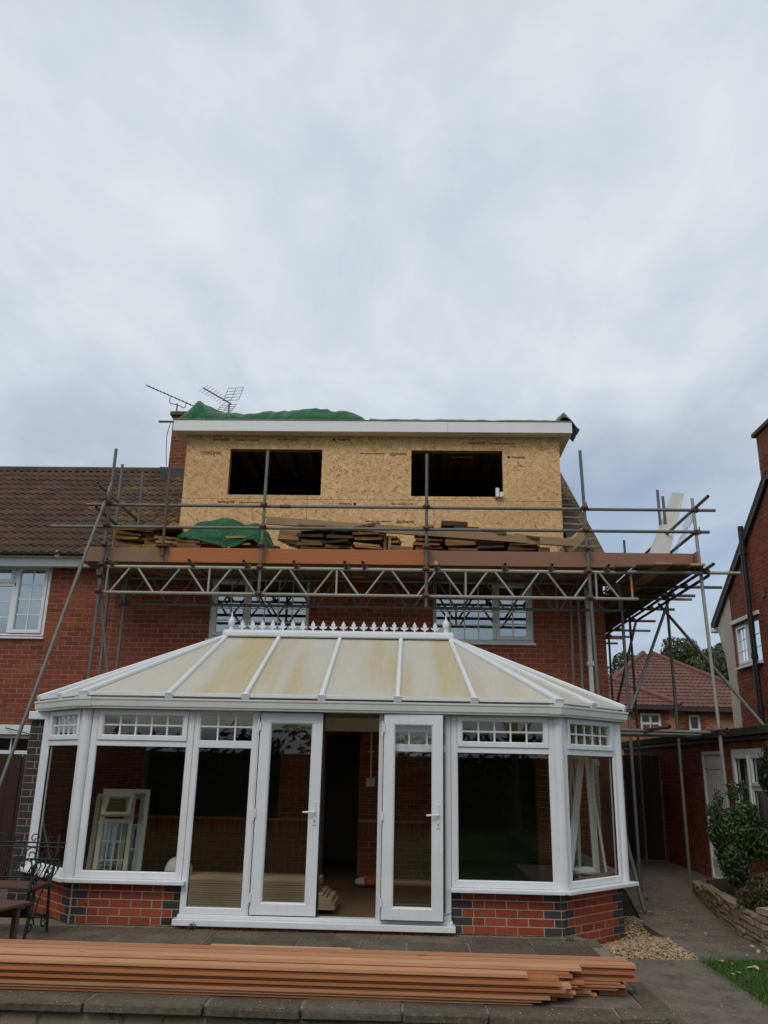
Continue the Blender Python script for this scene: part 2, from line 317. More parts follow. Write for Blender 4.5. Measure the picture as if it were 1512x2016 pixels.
# ------------------------------------------------------------------ mesh helpers
ORG = {}
def setp(o, **k):
    for a, v in k.items():
        if v is not None: o[a] = v
    return o
def thing(name, label, cat, loc=(0, 0, 0), group=None):
    o = bpy.data.objects.new(name, None); COL.objects.link(o); o.empty_display_size = .1
    o.location = loc; ORG[o.name] = Vector(loc); return setp(o, label=label, category=cat, group=group, kind='thing')
class MB:
    def __init__(s): s.v = []; s.f = []; s.r = []; s.sm = []
    def add(s, vs, fs, rnd=0.0, smooth=False):
        k = len(s.v); s.v += [Vector(x) for x in vs]
        for f in fs: s.f.append([k + i for i in f]); s.r.append(rnd); s.sm.append(smooth)
        return s
    def box(s, x0, x1, y0, y1, z0, z1, c=0, T=None, rnd=0.0):
        if x1 < x0: x0, x1 = x1, x0
        if y1 < y0: y0, y1 = y1, y0
        if z1 < z0: z0, z1 = z1, z0
        if c <= 0:
            v = [(x, y, z) for x in (x0, x1) for y in (y0, y1) for z in (z0, z1)]
            f = [(0, 1, 3, 2), (4, 6, 7, 5), (0, 4, 5, 1), (2, 3, 7, 6), (0, 2, 6, 4), (1, 5, 7, 3)]
        else:
            v = []; idx = {}
            X = (x0, x1); Y = (y0, y1); Z = (z0, z1); sg = (1, -1)
            for i in (0, 1):
                for j in (0, 1):
                    for k in (0, 1):
                        for a in range(3):
                            p = [X[i], Y[j], Z[k]]
                            for b_, q in enumerate((i, j, k)):
                                if b_ != a: p[b_] += c * sg[q]
                            idx[i, j, k, a] = len(v); v.append(tuple(p))
            f = []
            for a in range(3):
                o1, o2 = [q for q in range(3) if q != a]
                for s_ in (0, 1):
                    q = []
                    for (m1, m2) in ((0, 0), (1, 0), (1, 1), (0, 1)):
                        t = [0, 0, 0]; t[a] = s_; t[o1] = m1; t[o2] = m2; q.append(idx[(*t, a)])
                    f.append(q)
            for a in range(3):                       # edges along axis a
                o1, o2 = [q for q in range(3) if q != a]
                for m1 in (0, 1):
                    for m2 in (0, 1):
                        t0 = [0, 0, 0]; t0[o1] = m1; t0[o2] = m2; t1 = list(t0); t1[a] = 1
                        f.append([idx[(*t0, o1)], idx[(*t1, o1)], idx[(*t1, o2)], idx[(*t0, o2)]])
            for i in (0, 1):
                for j in (0, 1):
                    for k in (0, 1): f.append([idx[i, j, k, 0], idx[i, j, k, 1], idx[i, j, k, 2]])
        if T is not None: v = [T @ Vector(p) for p in v]
        return s.add(v, f, rnd)
    def beam(s, p0, p1, wd, ht, up=(0, 0, 1), c=0, rnd=0.0):
        p0 = Vector(p0); p1 = Vector(p1); x = (p1 - p0); ln = x.length; x.normalize()
        y = Vector(up).cross(x).normalized(); z = x.cross(y)
        T = Matrix((x, y, z)).transposed().to_4x4(); T.translation = p0
        return s.box(0, ln, -wd / 2, wd / 2, -ht / 2, ht / 2, c, T, rnd)
    def tube(s, p0, p1, r, n=10, r1=None, cap=True, hollow=False, rnd=0.0):
        p0 = Vector(p0); p1 = Vector(p1); d = (p1 - p0).normalized(); r1 = r if r1 is None else r1
        a = d.orthogonal().normalized(); b_ = d.cross(a); v = []
        for p, rr in ((p0, r), (p1, r1)):
            for i in range(n):
                t = 2 * math.pi * i / n; v.append(p + a * (rr * math.cos(t)) + b_ * (rr * math.sin(t)))
        k = len(s.v)
        s.add(v, [(i, (i + 1) % n, n + (i + 1) % n, n + i) for i in range(n)], rnd, True)
        if hollow:                                   # an open end: inner wall a little way in
            v2 = []
            for p, q in ((p0, p0 + d * .12), (p1, p1 - d * .12)):
                for rr, pp in ((r, p), (r * .84, p), (r * .84, q)):
                    for i in range(n):
                        t = 2 * math.pi * i / n; v2.append(pp + a * (rr * math.cos(t)) + b_ * (rr * math.sin(t)))
            f = []
            for e in (0, 1):
                o = e * 3 * n
                for ring in (0, 1):
                    for i in range(n): f.append((o + ring * n + i, o + ring * n + (i + 1) % n, o + (ring + 1) * n + (i + 1) % n, o + (ring + 1) * n + i))
                f.append([o + 2 * n + i for i in range(n)])
            s.add(v2, f, rnd)
        elif cap: s.add(v, [tuple(range(n))[::-1], tuple(range(n, 2 * n))], rnd)
        return s
    def path(s, pts, r, n=6, rnd=0.0):
        for i in range(len(pts) - 1):
            rr = r(i) if callable(r) else r; r2 = r(i + 1) if callable(r) else r
            s.tube(pts[i], pts[i + 1], rr, n, r2, True, rnd=rnd)
        return s
    def prism(s, poly, vec, rnd=0.0):
        n = len(poly); v = [Vector(p) for p in poly]; v += [p + Vector(vec) for p in v]
        return s.add(v, [tuple(range(n))[::-1], tuple(range(n, 2 * n))] + [(i, (i + 1) % n, n + (i + 1) % n, n + i) for i in range(n)], rnd)
    def lathe(s, base, prof, n=10, axis=(0, 0, 1), rnd=0.0):
        base = Vector(base); d = Vector(axis).normalized(); a = d.orthogonal().normalized(); b_ = d.cross(a); v = []
        for (r, h) in prof:
            for i in range(n):
                t = 2 * math.pi * i / n; v.append(base + d * h + a * (r * math.cos(t)) + b_ * (r * math.sin(t)))
        f = [(k * n + i, k * n + (i + 1) % n, (k + 1) * n + (i + 1) % n, (k + 1) * n + i) for k in range(len(prof) - 1) for i in range(n)]
        s.add(v, f, rnd, True); s.add(v[:n], [tuple(range(n))[::-1]], rnd); s.add(v[-n:], [tuple(range(n))], rnd); return s
    def ring(s, u0, u1, z0, z1, prof, T):
        """mitred frame: prof is a closed list of (inset, depth); local x = u, y = depth outward negative, z up"""
        n = len(prof); v = []
        for (cu, cz, su, sz) in ((u0, z0, 1, 1), (u1, z0, -1, 1), (u1, z1, -1, -1), (u0, z1, 1, -1)):
            for (ins, d) in prof: v.append(T @ Vector((cu + su * ins, -d, cz + sz * ins)))
        f = [(c * n + i, c * n + (i + 1) % n, ((c + 1) % 4) * n + (i + 1) % n, ((c + 1) % 4) * n + i) for c in range(4) for i in range(n)]
        return s.add(v, f)
    def mesh(s, name, mat, org=Vector((0, 0, 0))):
        me = bpy.data.meshes.new(name); me.from_pydata([tuple(p - org) for p in s.v], [], s.f)
        me.polygons.foreach_set('use_smooth', s.sm)
        if any(s.r):
            at = me.attributes.new('rnd', 'FLOAT', 'FACE'); at.data.foreach_set('value', s.r)
        me.materials.append(MATS[mat]); me.update()
        return me
    def build(s, name, mat, parent=None, **props):
        if parent is not None: org = ORG[parent.name]
        else:
            if 'kind' in props or not s.v: org = Vector((0, 0, 0))
            else:
                lo = [min(p[i] for p in s.v) for i in range(3)]; hi = [max(p[i] for p in s.v) for i in range(3)]
                org = Vector(((lo[0] + hi[0]) / 2, (lo[1] + hi[1]) / 2, lo[2]))
        o = bpy.data.objects.new(name, s.mesh(name, mat, org)); COL.objects.link(o)
        if parent is not None: o.parent = parent
        else: o.location = org
        ORG[o.name] = org
        bm_fix(o.data)
        if 'category' in props and 'kind' not in props: props['kind'] = 'thing'
        return setp(o, **props)
import bmesh
def bm_fix(me):
    b = bmesh.new(); b.from_mesh(me); bmesh.ops.recalc_face_normals(b, faces=b.faces); b.to_mesh(me); b.free()
def place(me, name, parent, loc, rot=(0, 0, 0), **props):
    o = bpy.data.objects.new(name, me); COL.objects.link(o)
    if parent is not None: o.parent = parent; o.location = Vector(loc) - ORG[parent.name]
    else: o.location = loc
    o.rotation_euler = rot
    if 'category' in props: props['kind'] = 'thing'
    return setp(o, **props)
def rotz(o, a):
    T = Matrix.Rotation(a, 4, 'Z'); T.translation = Vector(o); return T
def V(*a): return Vector(a)

# ------------------------------------------------------------------ brickwork
BRK = {}
def brick_mesh(ln, ht, dp, mat):
    key = (round(ln, 3), ht, dp, mat)
    if key not in BRK:
        h = ht / 2; l = ln / 2; c = .0025; v = []
        for (a, b_, d) in ((l, h, dp), (l, h, c), (l - c, h - c, 0)):
            v += [(-a, d, -b_), (a, d, -b_), (a, d, b_), (-a, d, b_)]
        f = [(8, 9, 10, 11)] + [(r * 4 + i, r * 4 + (i + 1) % 4, r * 4 + 4 + (i + 1) % 4, r * 4 + 4 + i) for r in (0, 1) for i in range(4)]
        m = MB(); m.add(v, f); me = m.mesh('brick', mat); bm_fix(me); BRK[key] = me
    return BRK[key]
def minus(a, b, cuts):
    out = [(a, b)]
    for (c, d) in cuts:
        nx = []
        for (x, y) in out:
            if d <= x or c >= y: nx.append((x, y)); continue
            if c > x: nx.append((x, c))
            if d < y: nx.append((d, y))
        out = nx
    return out
def brickwall(parent, O, ang, ln, z0, z1, mat='brick_red', course=.075, bl=.225, opens=(), score=None, limit=300, clip=None,
              mortar='mortar', thick=.11, quoin=None, part='wall', soldier=(), joint=.011, prop=.005):
    """parent thing -> part wall (mortar slab) -> bricks. Local x along the wall, -y outward."""
    T = rotz((O[0], O[1], 0), ang)
    mb = MB(); us = sorted({0, ln, *[max(0, min(ln, q)) for o in opens for q in o[:2]]}); zs = sorted({z0, z1, *[max(z0, min(z1, q)) for o in opens for q in o[2:4]]})
    if clip is None:
        for i in range(len(us) - 1):
            for j in range(len(zs) - 1):
                uc = (us[i] + us[i + 1]) / 2; zc = (zs[j] + zs[j + 1]) / 2
                if any(o[0] < uc < o[1] and o[2] < zc < o[3] for o in opens): continue
                mb.box(us[i], us[i + 1], prop, thick, zs[j], zs[j + 1], 0, T)
    else:
        k = max(1, int((z1 - z0) / .15))
        for j in range(k):
            za = z0 + (z1 - z0) * j / k; zb = z0 + (z1 - z0) * (j + 1) / k; c = clip((za + zb) / 2)
            if not c: continue
            for (a, b_) in minus(c[0], c[1], [(o[0], o[1]) for o in opens if o[2] < (za + zb) / 2 < o[3]]): mb.box(a, b_, prop, thick, za, zb, 0, T)
    wall = mb.build(part, mortar, parent)
    lst = []; row = 0; z = z0
    while z + course * .6 < z1:
        zc = z + course / 2; h = course - joint
        ua, ub = clip(zc) if clip and clip(zc) else (0, ln)
        if clip and not clip(zc): z += course; row += 1; continue
        cuts = [(o[0], o[1]) for o in opens if o[2] < zc < o[3]]
        cuts += [(s_[0], s_[1]) for s_ in soldier if s_[2] < zc < s_[3]]
        pieces = []
        if quoin:
            for (qa, qb) in quoin(row): pieces.append((qa, qb, 'brick_blue')); cuts.append((qa, qb))
        u = ua - (bl / 2 if row % 2 else 0) - (random.random() * .004)
        start = math.floor(ua / bl) * bl - (bl / 2 if row % 2 else 0); u = start
        while u < ub:
            for (a, b_) in minus(max(u, ua), min(u + bl, ub), cuts):
                if b_ - a > .012: pieces.append((a, b_, mat))
            u += bl
        pieces.sort(); k_ = 0
        while k_ < len(pieces):
            a, b_, mt = pieces[k_]
            if mt == mat and b_ - a < .075:
                if k_ and pieces[k_ - 1][2] == mat and abs(pieces[k_ - 1][1] - a) < .002: pieces[k_ - 1] = (pieces[k_ - 1][0], b_, mat); pieces.pop(k_); continue
                if k_ + 1 < len(pieces) and pieces[k_ + 1][2] == mat and abs(pieces[k_ + 1][0] - b_) < .002: pieces[k_ + 1] = (a, pieces[k_ + 1][1], mat); pieces.pop(k_); continue
            k_ += 1
        for (a, b_, mt) in pieces: lst.append(((a + b_) / 2, zc, b_ - a - joint, h, mt))
        z += course; row += 1
    for s_ in soldier:
        u = s_[0]
        while u + .05 < s_[1]:
            lst.append((u + course / 2, (s_[2] + s_[3]) / 2, course - joint, s_[3] - s_[2] - joint, mat)); u += course
    if score: lst.sort(key=lambda q: -score(T @ V(q[0], 0, q[1])))
    rest = {}
    for i, (u, z, l, h, mt) in enumerate(lst):
        dy = random.uniform(-.0025, .0025); p = T @ V(u, dy, z)
        if i < limit:
            place(brick_mesh(round(l / .004) * .004, round(h, 3), prop + .004, mt), 'brick', wall, p, (0, 0, ang))
        else:
            mm_ = rest.setdefault(mt, MB()); me = brick_mesh(round(l / .004) * .004, round(h, 3), prop + .004, mt)
            TT = rotz(p, ang); mm_.add([TT @ v.co for v in me.vertices], [tuple(f.vertices) for f in me.polygons], random.random() * .98 + .01)
    for mt, mm_ in rest.items(): mm_.build('brickwork', mt, wall, kind='stuff')
    return wall
def px(p):
    """pixel position of a world point in the photograph's frame, used only to rank which bricks and tiles become single objects"""
    d = Vector(p) - V(0, 0, 1.63); z = d.dot(fwd)
    return (756 + 1628.6 * d.dot(rgt2) / z, 1008 - 1628.6 * d.dot(upv2) / z) if z > .1 else (-999, -999)
def inframe(p, m=0):
    x, y = px(p); return -m < x < 1512 + m and -m < y < 2016 + m

# ------------------------------------------------------------------ windows in uPVC
PF = [(0, -.03), (0, .026), (.004, .03), (.040, .03), (.052, .014), (.052, -.03)]
def prof(wd, d0, d1, ch=.012): return [(0, d0), (0, d1 - .004), (.004, d1), (wd - ch, d1), (wd, d1 - ch), (wd, d0)]
def window(parent, T, u0, u1, z0, z1, cells, mat='upvc', glass='glass', fw=.05, name='window', sill=None, bars=.018, d=0.0, back=None):
    """cells: list of (u0,u1,z0,z1,cols,rows,sash)"""
    mb = MB(); mb.ring(u0, u1, z0, z1, prof(fw, -.03 + d, .03 + d), T)
    us = sorted({q for c in cells for q in c[:2]})
    for c in cells:
        if c[6]: mb.ring(c[0] - .006, c[1] + .006, c[2] - .006, c[3] + .006, prof(.058, -.02 + d, .047 + d), T)
    # mullions and transoms: the strips between neighbouring cells
    for c in cells:
        for e in cells:
            if abs(c[1] - e[0]) < .15 and e[0] >= c[1] - .001 and e[0] - c[1] > .005 and min(c[3], e[3]) - max(c[2], e[2]) > .05:
                mb.box(c[1], e[0], -.027 - d, .027 - d, max(c[2], e[2]) - .001, min(c[3], e[3]) + .001, .004, T)
            if abs(c[3] - e[2]) < .15 and e[2] >= c[3] - .001 and e[2] - c[3] > .005 and min(c[1], e[1]) - max(c[0], e[0]) > .05:
                mb.box(max(c[0], e[0]) - .02, min(c[1], e[1]) + .02, -.0285 - d, .025 - d, c[3], e[2], .004, T)
    w_ = mb.build(name, mat, parent)
    for c in cells:
        i = .052 if c[6] else .0
        a, b_, e, f = c[0] + i, c[1] - i, c[2] + i, c[3] - i
        MB().box(a - .008, b_ + .008, -.003 - d, .003 - d, e - .008, f + .008, 0, T).build('pane', glass, w_)
        if glass == 'glass' and (b_ - a) > .3 and c[4] == 1: MB().ring(a - .002, b_ + .002, e - .002, f + .002, [(0, -.012 + d), (0, .012 + d), (.007, .010 + d), (.007, -.010 + d)], T).build('gasket', 'gasket', w_)
        if c[4] > 1 or c[5] > 1:
            g = MB(); h = bars / 2
            for k in range(1, c[4]): u = a + (b_ - a) * k / c[4]; g.box(u - h, u + h, -.012 - d, .010 - d, e, f, 0, T)
            for k in range(1, c[5]): z = e + (f - e) * k / c[5]; g.box(a, b_, -.0135 - d, .0115 - d, z - h, z + h, 0, T)
            g.build('glazing_bar', mat, w_)
    if sill: MB().box(u0 - .03, u1 + .03, -sill, .03, z0 - .035, z0 - .002, .005, T).build('sill', mat, w_)
    return w_

# ------------------------------------------------------------------ the ground
def sheet(name, poly, ztop, zbot, mat, **k):
    return MB().prism([(x, y, zbot) for x, y in poly], (0, 0, ztop - zbot)).build(name, mat, None, kind='structure', **k)
sheet('ground', [(-300, -300), (300, -300), (300, 300), (-300, 300)], -.34, -.6, 'lawn_base', label='rough ground running out to the horizon')
lawn = sheet('lawn', [(2.66, -6), (16, -6), (16, 8.72), (2.70, 8.60)], -.03, -.34, 'lawn_base', label='small green lawn beside the concrete path')
pth = MB()
for q in ([(1.905, 2.5), (2.655, 2.5), (2.675, 8.58), (1.905, 8.53)], [(2.675, 8.58), (3.52, 8.70), (3.50, 9.1), (2.69, 8.9)], [(2.69, 8.9), (3.50, 9.1), (3.58, 10.0), (2.66, 10.45)], [(2.66, 10.45), (3.58, 10.0), (4.10, 13.05), (3.14, 13.2)], [(3.14, 13.2), (4.10, 13.05), (4.99, 13.6), (4.99, 21), (3.14, 21)]):
    pth.prism([(x, y, -.34) for x, y in q], (0, 0, .325))
pth.build('path', 'concrete', None, kind='structure', label='grey concrete path beside the conservatory')
def gz(x, y): return -.165 + min(.125, max(0, ((x - 1.6) - (y - 9.4)) / 1.414) * .2 + max(0, y - 10.1) * .25)
gb = MB(); gxs = [1.52 + (2.70 - 1.52) * i / 12 for i in range(13)]; gys = [8.54 + (13.2 - 8.54) * j / 40 for j in range(41)]
gb.add([(x + max(0, y - 10.45) * .17, y, gz(x, y)) for y in gys for x in gxs], [(j * 13 + i, j * 13 + i + 1, j * 13 + 14 + i, j * 13 + 13 + i) for j in range(40) for i in range(12)]).build('gravel_bed', 'soil', None, kind='structure', label='gravel bed at the conservatory corner')
peb = MB(); rnd = random.Random(3)
def pebble(mb, p, s):
    q = [V(rnd.uniform(.7, 1.2), 0, 0), V(-rnd.uniform(.7, 1.2), 0, 0), V(0, rnd.uniform(.6, 1), 0), V(0, -rnd.uniform(.6, 1), 0), V(0, 0, .5), V(0, 0, -.5)]
    M_ = Matrix.Rotation(rnd.uniform(0, 6.3), 3, 'Z') @ Matrix.Rotation(rnd.uniform(-.6, .6), 3, 'X')
    mb.add([Vector(p) + M_ @ v * s for v in q], [(0, 2, 4), (2, 1, 4), (1, 3, 4), (3, 0, 4), (2, 0, 5), (1, 2, 5), (3, 1, 5), (0, 3, 5)], rnd.random() * .98 + .01, False)
for i in range(8200):
    x = rnd.uniform(1.6, 2.69); y = rnd.uniform(8.55, 10.9)
    if x < 1.91 and y < 9.31: continue
    if y - 9.42 > (x - 1.6) and x < 2.41: continue
    pebble(peb, (x, y, gz(x, y) + rnd.uniform(0, .03)), rnd.uniform(.011, .026))
for i in range(110): pebble(peb, (rnd.uniform(-3.4, 1.5), 9.30 + abs(rnd.gauss(0, .03)), .006), rnd.uniform(.005, .012))
peb.build('gravel', 'pebble', None, kind='stuff', label='loose tan gravel heaped at the conservatory corner', category='gravel')

gr = MB()
for i in range(26000):
    x = rnd.uniform(2.62, 5.2); y = rnd.uniform(6.2, 8.7)
    if x > 2.9 + (y - 6.2) * .75: continue
    h = rnd.uniform(.02, .05); a = rnd.uniform(0, 6.3); dx, dy = math.cos(a) * .004, math.sin(a) * .004; lx, ly = rnd.uniform(-.02, .02), rnd.uniform(-.02, .02)
    gr.add([(x - dx, y - dy, -.032), (x + dx, y + dy, -.032), (x + lx, y + ly, -.03 + h)], [(0, 1, 2)], rnd.random() * .98 + .01)
gr.build('grass', 'leaf_grass', None, kind='stuff', label='short mown grass blades of the lawn', category='grass')

# patio: base and single slabs
patio = MB().prism([(-7, 6.58, -.34), (1.90, 6.58, -.34), (1.90, 9.28, -.34), (1.62, 9.7, -.34), (-7, 9.7, -.34)], (0, 0, .332)).build('patio', 'joint_grit', None, kind='structure', label='weathered stone slab patio in front of the conservatory')
def slab(parent, x0, x1, y0, y1, zt, th=.045, mat='slab', name='slab'):
    g = .006; cx_, cy_ = (x0 + x1) / 2, (y0 + y1) / 2; a, b_ = (x1 - x0) / 2 - g, (y1 - y0) / 2 - g
    mb = MB(); ch = .012 if mat == 'coping' else .006; jt = .008 if mat == 'coping' else .004; nseg = 4 if mat == 'coping' else 1; mb.box(-a, a, -b_, b_, -th, 0, ch); me = mb.mesh('slab', mat)
    for v in me.vertices: v.co += V(random.uniform(-jt, jt), random.uniform(-jt, jt), random.uniform(-.002, .001))
    bm_fix(me); place(me, name, parent, (cx_, cy_, zt), (random.uniform(-.004, .004), random.uniform(-.004, .004), 0))
y = 6.825; rows = [.5, .6, .45, .6, .5]; random.seed(5)
for rh in rows:
    x = -5.6 + random.uniform(0, .4)
    while x < 1.90:
        wd = random.choice((.45, .6, .6, .75, .9)); x1 = min(x + wd, 1.90)
        if x1 - x > .12: slab(patio, x, x1, y, min(y + rh, 9.32), random.uniform(-.003, .004))
        x += wd
    y += rh
    if y > 9.3: break
# front retaining wall with coping
rw = thing('retaining_wall', 'low stone retaining wall with grey coping along the patio front', 'garden wall', (-1.5, 6.4, -.34))
rb = MB().box(-7, 1.88, 6.59, 6.80, -.34, -.075).build('core', 'mortar_dark', rw)
x = -5.6
while x < 1.85:
    wd = random.uniform(.55, .95); x1 = min(x + wd, 1.92); slab(rw, x, x1, 6.495, 6.82, random.uniform(-.002, .003), .065, 'coping', 'coping_slab'); x += wd
for row, (za, zb) in enumerate(((-.345, -.215), (-.21, -.078))):
    x = -5.5 + .17 * row
    while x < 1.85:
        wd = random.uniform(.25, .6); me = MB().box(-wd / 2 + .006, wd / 2 - .006, 0, .06, za + .004, zb - .004, .012).mesh('stone', 'stone_block')
        bm_fix(me); place(me, 'stone', rw, (x + wd / 2, 6.565 + random.uniform(-.012, .012), 0)); x += wd

# low curved garden wall of split stone, raised bed behind it
gw = thing('garden_wall', 'low curved wall of tan split stone along the path', 'garden wall', (3.6, 10.5, 0))
line = [V(4.06, 13.05, 0), V(3.86, 12.0, 0), V(3.68, 11.0, 0), V(3.54, 10.0, 0), V(3.47, 9.1, 0), V(3.55, 8.5, 0), V(3.9, 8.1, 0), V(4.6, 7.9, 0), V(5.8, 7.8, 0)]
segs = [(line[i], line[i + 1]) for i in range(len(line) - 1)]
wt = [.16, .20, .26, .30, .33, .40, .40, .40]
core = MB()
for (a, b_), h in zip(segs, wt):
    d = (b_ - a).normalized(); nrm = V(-d.y, d.x, 0)         # to the bed side
    core.prism([a + nrm * .03, b_ + nrm * .03, b_ + nrm * .17, a + nrm * .17], (0, 0, h - .01))
co_ = core.build('core', 'mortar_dark', gw)
SM = {}
def stone_mesh(l, h):
    key = (round(l / .03), round(h / .01))
    if key not in SM:
        r_ = random.Random(key[0] * 31 + key[1]); mb = MB(); mb.box(-l / 2, l / 2, 0, .13, 0, h, .010); me = mb.mesh('stone', 'stone_block')
        for v in me.vertices:
            v.co += V(r_.uniform(-.006, .006), r_.uniform(-.008, .008), r_.uniform(-.004, .004))
        bm_fix(me); SM[key] = me
    return SM[key]
for (a, b_), h in zip(segs, wt):
    d = b_ - a; ln = d.length; d.normalize(); ang = math.atan2(d.y, d.x); z = -.02
    while z < h - .02:
        hh = random.choice((.05, .06, .07)); u = -random.uniform(0, .1)
        while u < ln:
            l = random.uniform(.14, .34); p = a + d * (u + l / 2)
            place(stone_mesh(l - .008, hh - .007), 'stone', gw, (p.x, p.y, z), (0, 0, ang))
            u += l
        z += hh
    # bed side is to the left of the run, stones face the path
sheet('planting_bed', [(4.25, 13.0), (4.02, 12.0), (3.84, 11.0), (3.70, 10.0), (3.64, 9.1), (3.75, 8.55), (4.1, 8.28), (4.98, 8.1), (4.98, 13.6)], .17, -.3, 'soil', label='raised planting bed behind the low stone wall')

# ------------------------------------------------------------------ the house
HY = 13.4
house = thing('brick_house', 'red brick house carrying the dormer, behind the white conservatory', 'house', (-.9, HY, 0))
HX0, HX1 = -4.95, 3.12
def sc_house(p):
    x, y = px(p)
    if not inframe(p): return -1
    # hidden by the conservatory roof or platform: rank low
    hid = (p.z < 2.75) or (p.z > 4.55) or (p.z < 3.36 and -2.4 < p.x < .4)
    return (0 if hid else 10) + random.random()
W1 = (-3.33, -1.684, 3.57, 4.60); W2 = (.341, 1.972, 3.57, 4.60)
ops = [(W1[0] - HX0, W1[1] - HX0, W1[2], W1[3]), (W2[0] - HX0, W2[1] - HX0, W2[2], W2[3]),
       (-4.16 - HX0, -2.02 - HX0, .84, 2.12), (-1.33 - HX0, -.785 - HX0, .0, 2.12), (.42 - HX0, 1.95 - HX0, .0, 2.12)]
sol = [(-2.02 - HX0, -1.33 - HX0, .60, .82), (-4.3 - HX0, -2.02 - HX0, .60, .82), (-.785 - HX0, .42 - HX0, .60, .82)]
brickwall(house, (HX0, HY), 0, HX1 - HX0, 0, 4.74, 'brick_red', .0775, .228, ops, sc_house, 300, thick=.25, soldier=sol)
brickwall(house, (HX1, HY + .03), R(90), 5.87, -.3, 4.74, 'brick_red', .0775, .228, (), lambda p: -p.y, 120, thick=.25, part='side_wall',
          clip=None)
MB().box(HX0, HX1 - .26, 19.2, 19.4, -.3, 4.7).build('rear_wall', 'brick_red', house)
# rooms behind the openings
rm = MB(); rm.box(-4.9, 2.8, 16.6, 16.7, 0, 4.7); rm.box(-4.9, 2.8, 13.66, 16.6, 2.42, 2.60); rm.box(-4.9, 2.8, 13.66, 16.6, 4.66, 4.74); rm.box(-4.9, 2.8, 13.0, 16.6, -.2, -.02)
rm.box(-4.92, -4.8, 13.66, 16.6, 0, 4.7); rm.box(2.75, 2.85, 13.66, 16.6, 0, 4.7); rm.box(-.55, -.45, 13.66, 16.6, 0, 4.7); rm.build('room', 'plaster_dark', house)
T0 = rotz((0, HY + .06, 0), 0)
def cw(u0, u1, z0, z1, c, r, s): return (u0, u1, z0, z1, c, r, s)
window(house, T0, W1[0] + .005, W1[1] - .005, W1[2], W1[3], [cw(-3.27, -2.72, 3.63, 4.54, 2, 4, True), cw(-2.66, -1.745, 3.63, 4.54, 4, 4, False)], 'upvc_old', 'glass_upper', .055, sill=.11)
window(house, T0, W2[0] + .005, W2[1] - .005, W2[2], W2[3], [cw(.40, 1.315, 3.63, 4.54, 4, 4, False), cw(1.375, 1.912, 3.63, 4.54, 2, 4, True)], 'upvc_old', 'glass_upper', .055, sill=.11)
# downpipe
dp = MB(); dp.box(2.80, 2.87, 13.30, 13.37, .2, 4.62, .01); dp.box(2.78, 2.89, 13.285, 13.385, 3.22, 3.29, .006); dp.box(2.78, 2.89, 13.285, 13.385, 1.7, 1.77, .006)
dp.build('downpipe', 'upvc_old', house)
# roof of this house: rear slope, bare right verge, tiles left of the dormer
EY, EZ, RY, RZ = 13.02, 4.86, 16.62, 7.60
SL = math.atan2(RZ - EZ, RY - EY)
def onroof(x, s, h=0):
    """s metres up the slope, h above it"""
    return V(x, EY + s * math.cos(SL) - h * math.sin(SL), EZ + s * math.sin(SL) + h * math.cos(SL))
RL = (RY - EY) / math.cos(SL)
rf = MB(); rf.prism([V(-4.95, RY, RZ), V(3.14, RY, RZ), V(3.14, 20.1, 4.9), V(-4.95, 20.1, 4.9)], (0, 0, .06)); rf.build('rear_roof', 'tile_brown', house)
rf = MB(); rf.prism([onroof(2.64, 0), onroof(3.10, 0), onroof(3.10, RL), onroof(2.64, RL)], (0, -.02, .03)); vr = rf.build('verge_felt', 'felt', house)
for i in range(13):
    s = .15 + i * .34; MB().beam(onroof(2.62, s, .05), onroof(3.12, s + .02, .03), .04, .028).build('batten', 'old_batten', vr)
MB().beam(onroof(3.12, 0, -.03), onroof(3.12, RL, -.03), .04, .11, (0, -1, 1)).build('bargeboard', 'old_batten', house)
MB().beam(onroof(3.05, .1, .03), onroof(3.05, RL, .03), .16, .03, (0, -1, 1)).build('verge_tile_bed', 'tile_lichen', house)
MB().prism([V(3.118, 13.42, 4.74), V(3.118, 19.2, 4.74), V(3.118, RY, RZ)], (-.2, 0, 0)).build('gable', 'brick_red', house)
rt = MB(); rt.prism([onroof(-4.95, 0, -.03), onroof(-4.0, 0, -.03), onroof(-4.0, RL, -.03), onroof(-4.95, RL, -.03)], (0, -.01, .02)); rtp = rt.build('front_roof', 'felt', house)
MB().box(HX0, 3.13, 13.16, 13.19, 4.62, 4.86, .003).build('fascia', 'paint_white', house)
MB().box(HX0, 3.10, 13.19, 13.40, 4.70, 4.73).build('soffit', 'soffit', house)

# pantiles
TM = {}
TW, TL = .30, .335
def tile_mesh(mat, closed=False):
    key = (mat, closed)
    if key in TM: return TM[key]
    n = 12; m_ = MB(); top = []; th = .030 if closed else .017
    def hz(t): return (.022 if closed else .036) * (math.sin(4 * math.pi * t - 1.2) * .5 + .5) ** 1.2
    for i in range(n + 1):
        t = i / n; top.append((t * (TW + .018) - TW / 2, hz(t)))
    v = [(x, 0, z + th) for x, z in top] + [(x, TL, z + th * .4) for x, z in top] + [(x, 0, z - th * .4) for x, z in top]
    f = [(i, i + 1, n + 2 + i, n + 1 + i) for i in range(n)] + [(i, 2 * n + 2 + i, 2 * n + 3 + i, i + 1) for i in range(n)]
    if closed:
        v += [(x, TL, z - th * .6) for x, z in top]; q = 3 * n + 3; b_ = 2 * n + 2; c = n + 1
        f += [(b_ + i, b_ + i + 1, q + i + 1, q + i) for i in range(n)] + [(c + i, c + i + 1, q + i + 1, q + i) for i in range(n)] + [(0, c, q, b_), (n, c + n, q + n, b_ + n)]
    m_.add(v, f, 0, False); me = m_.mesh('roof_tile', mat); bm_fix(me); TM[key] = me; return me
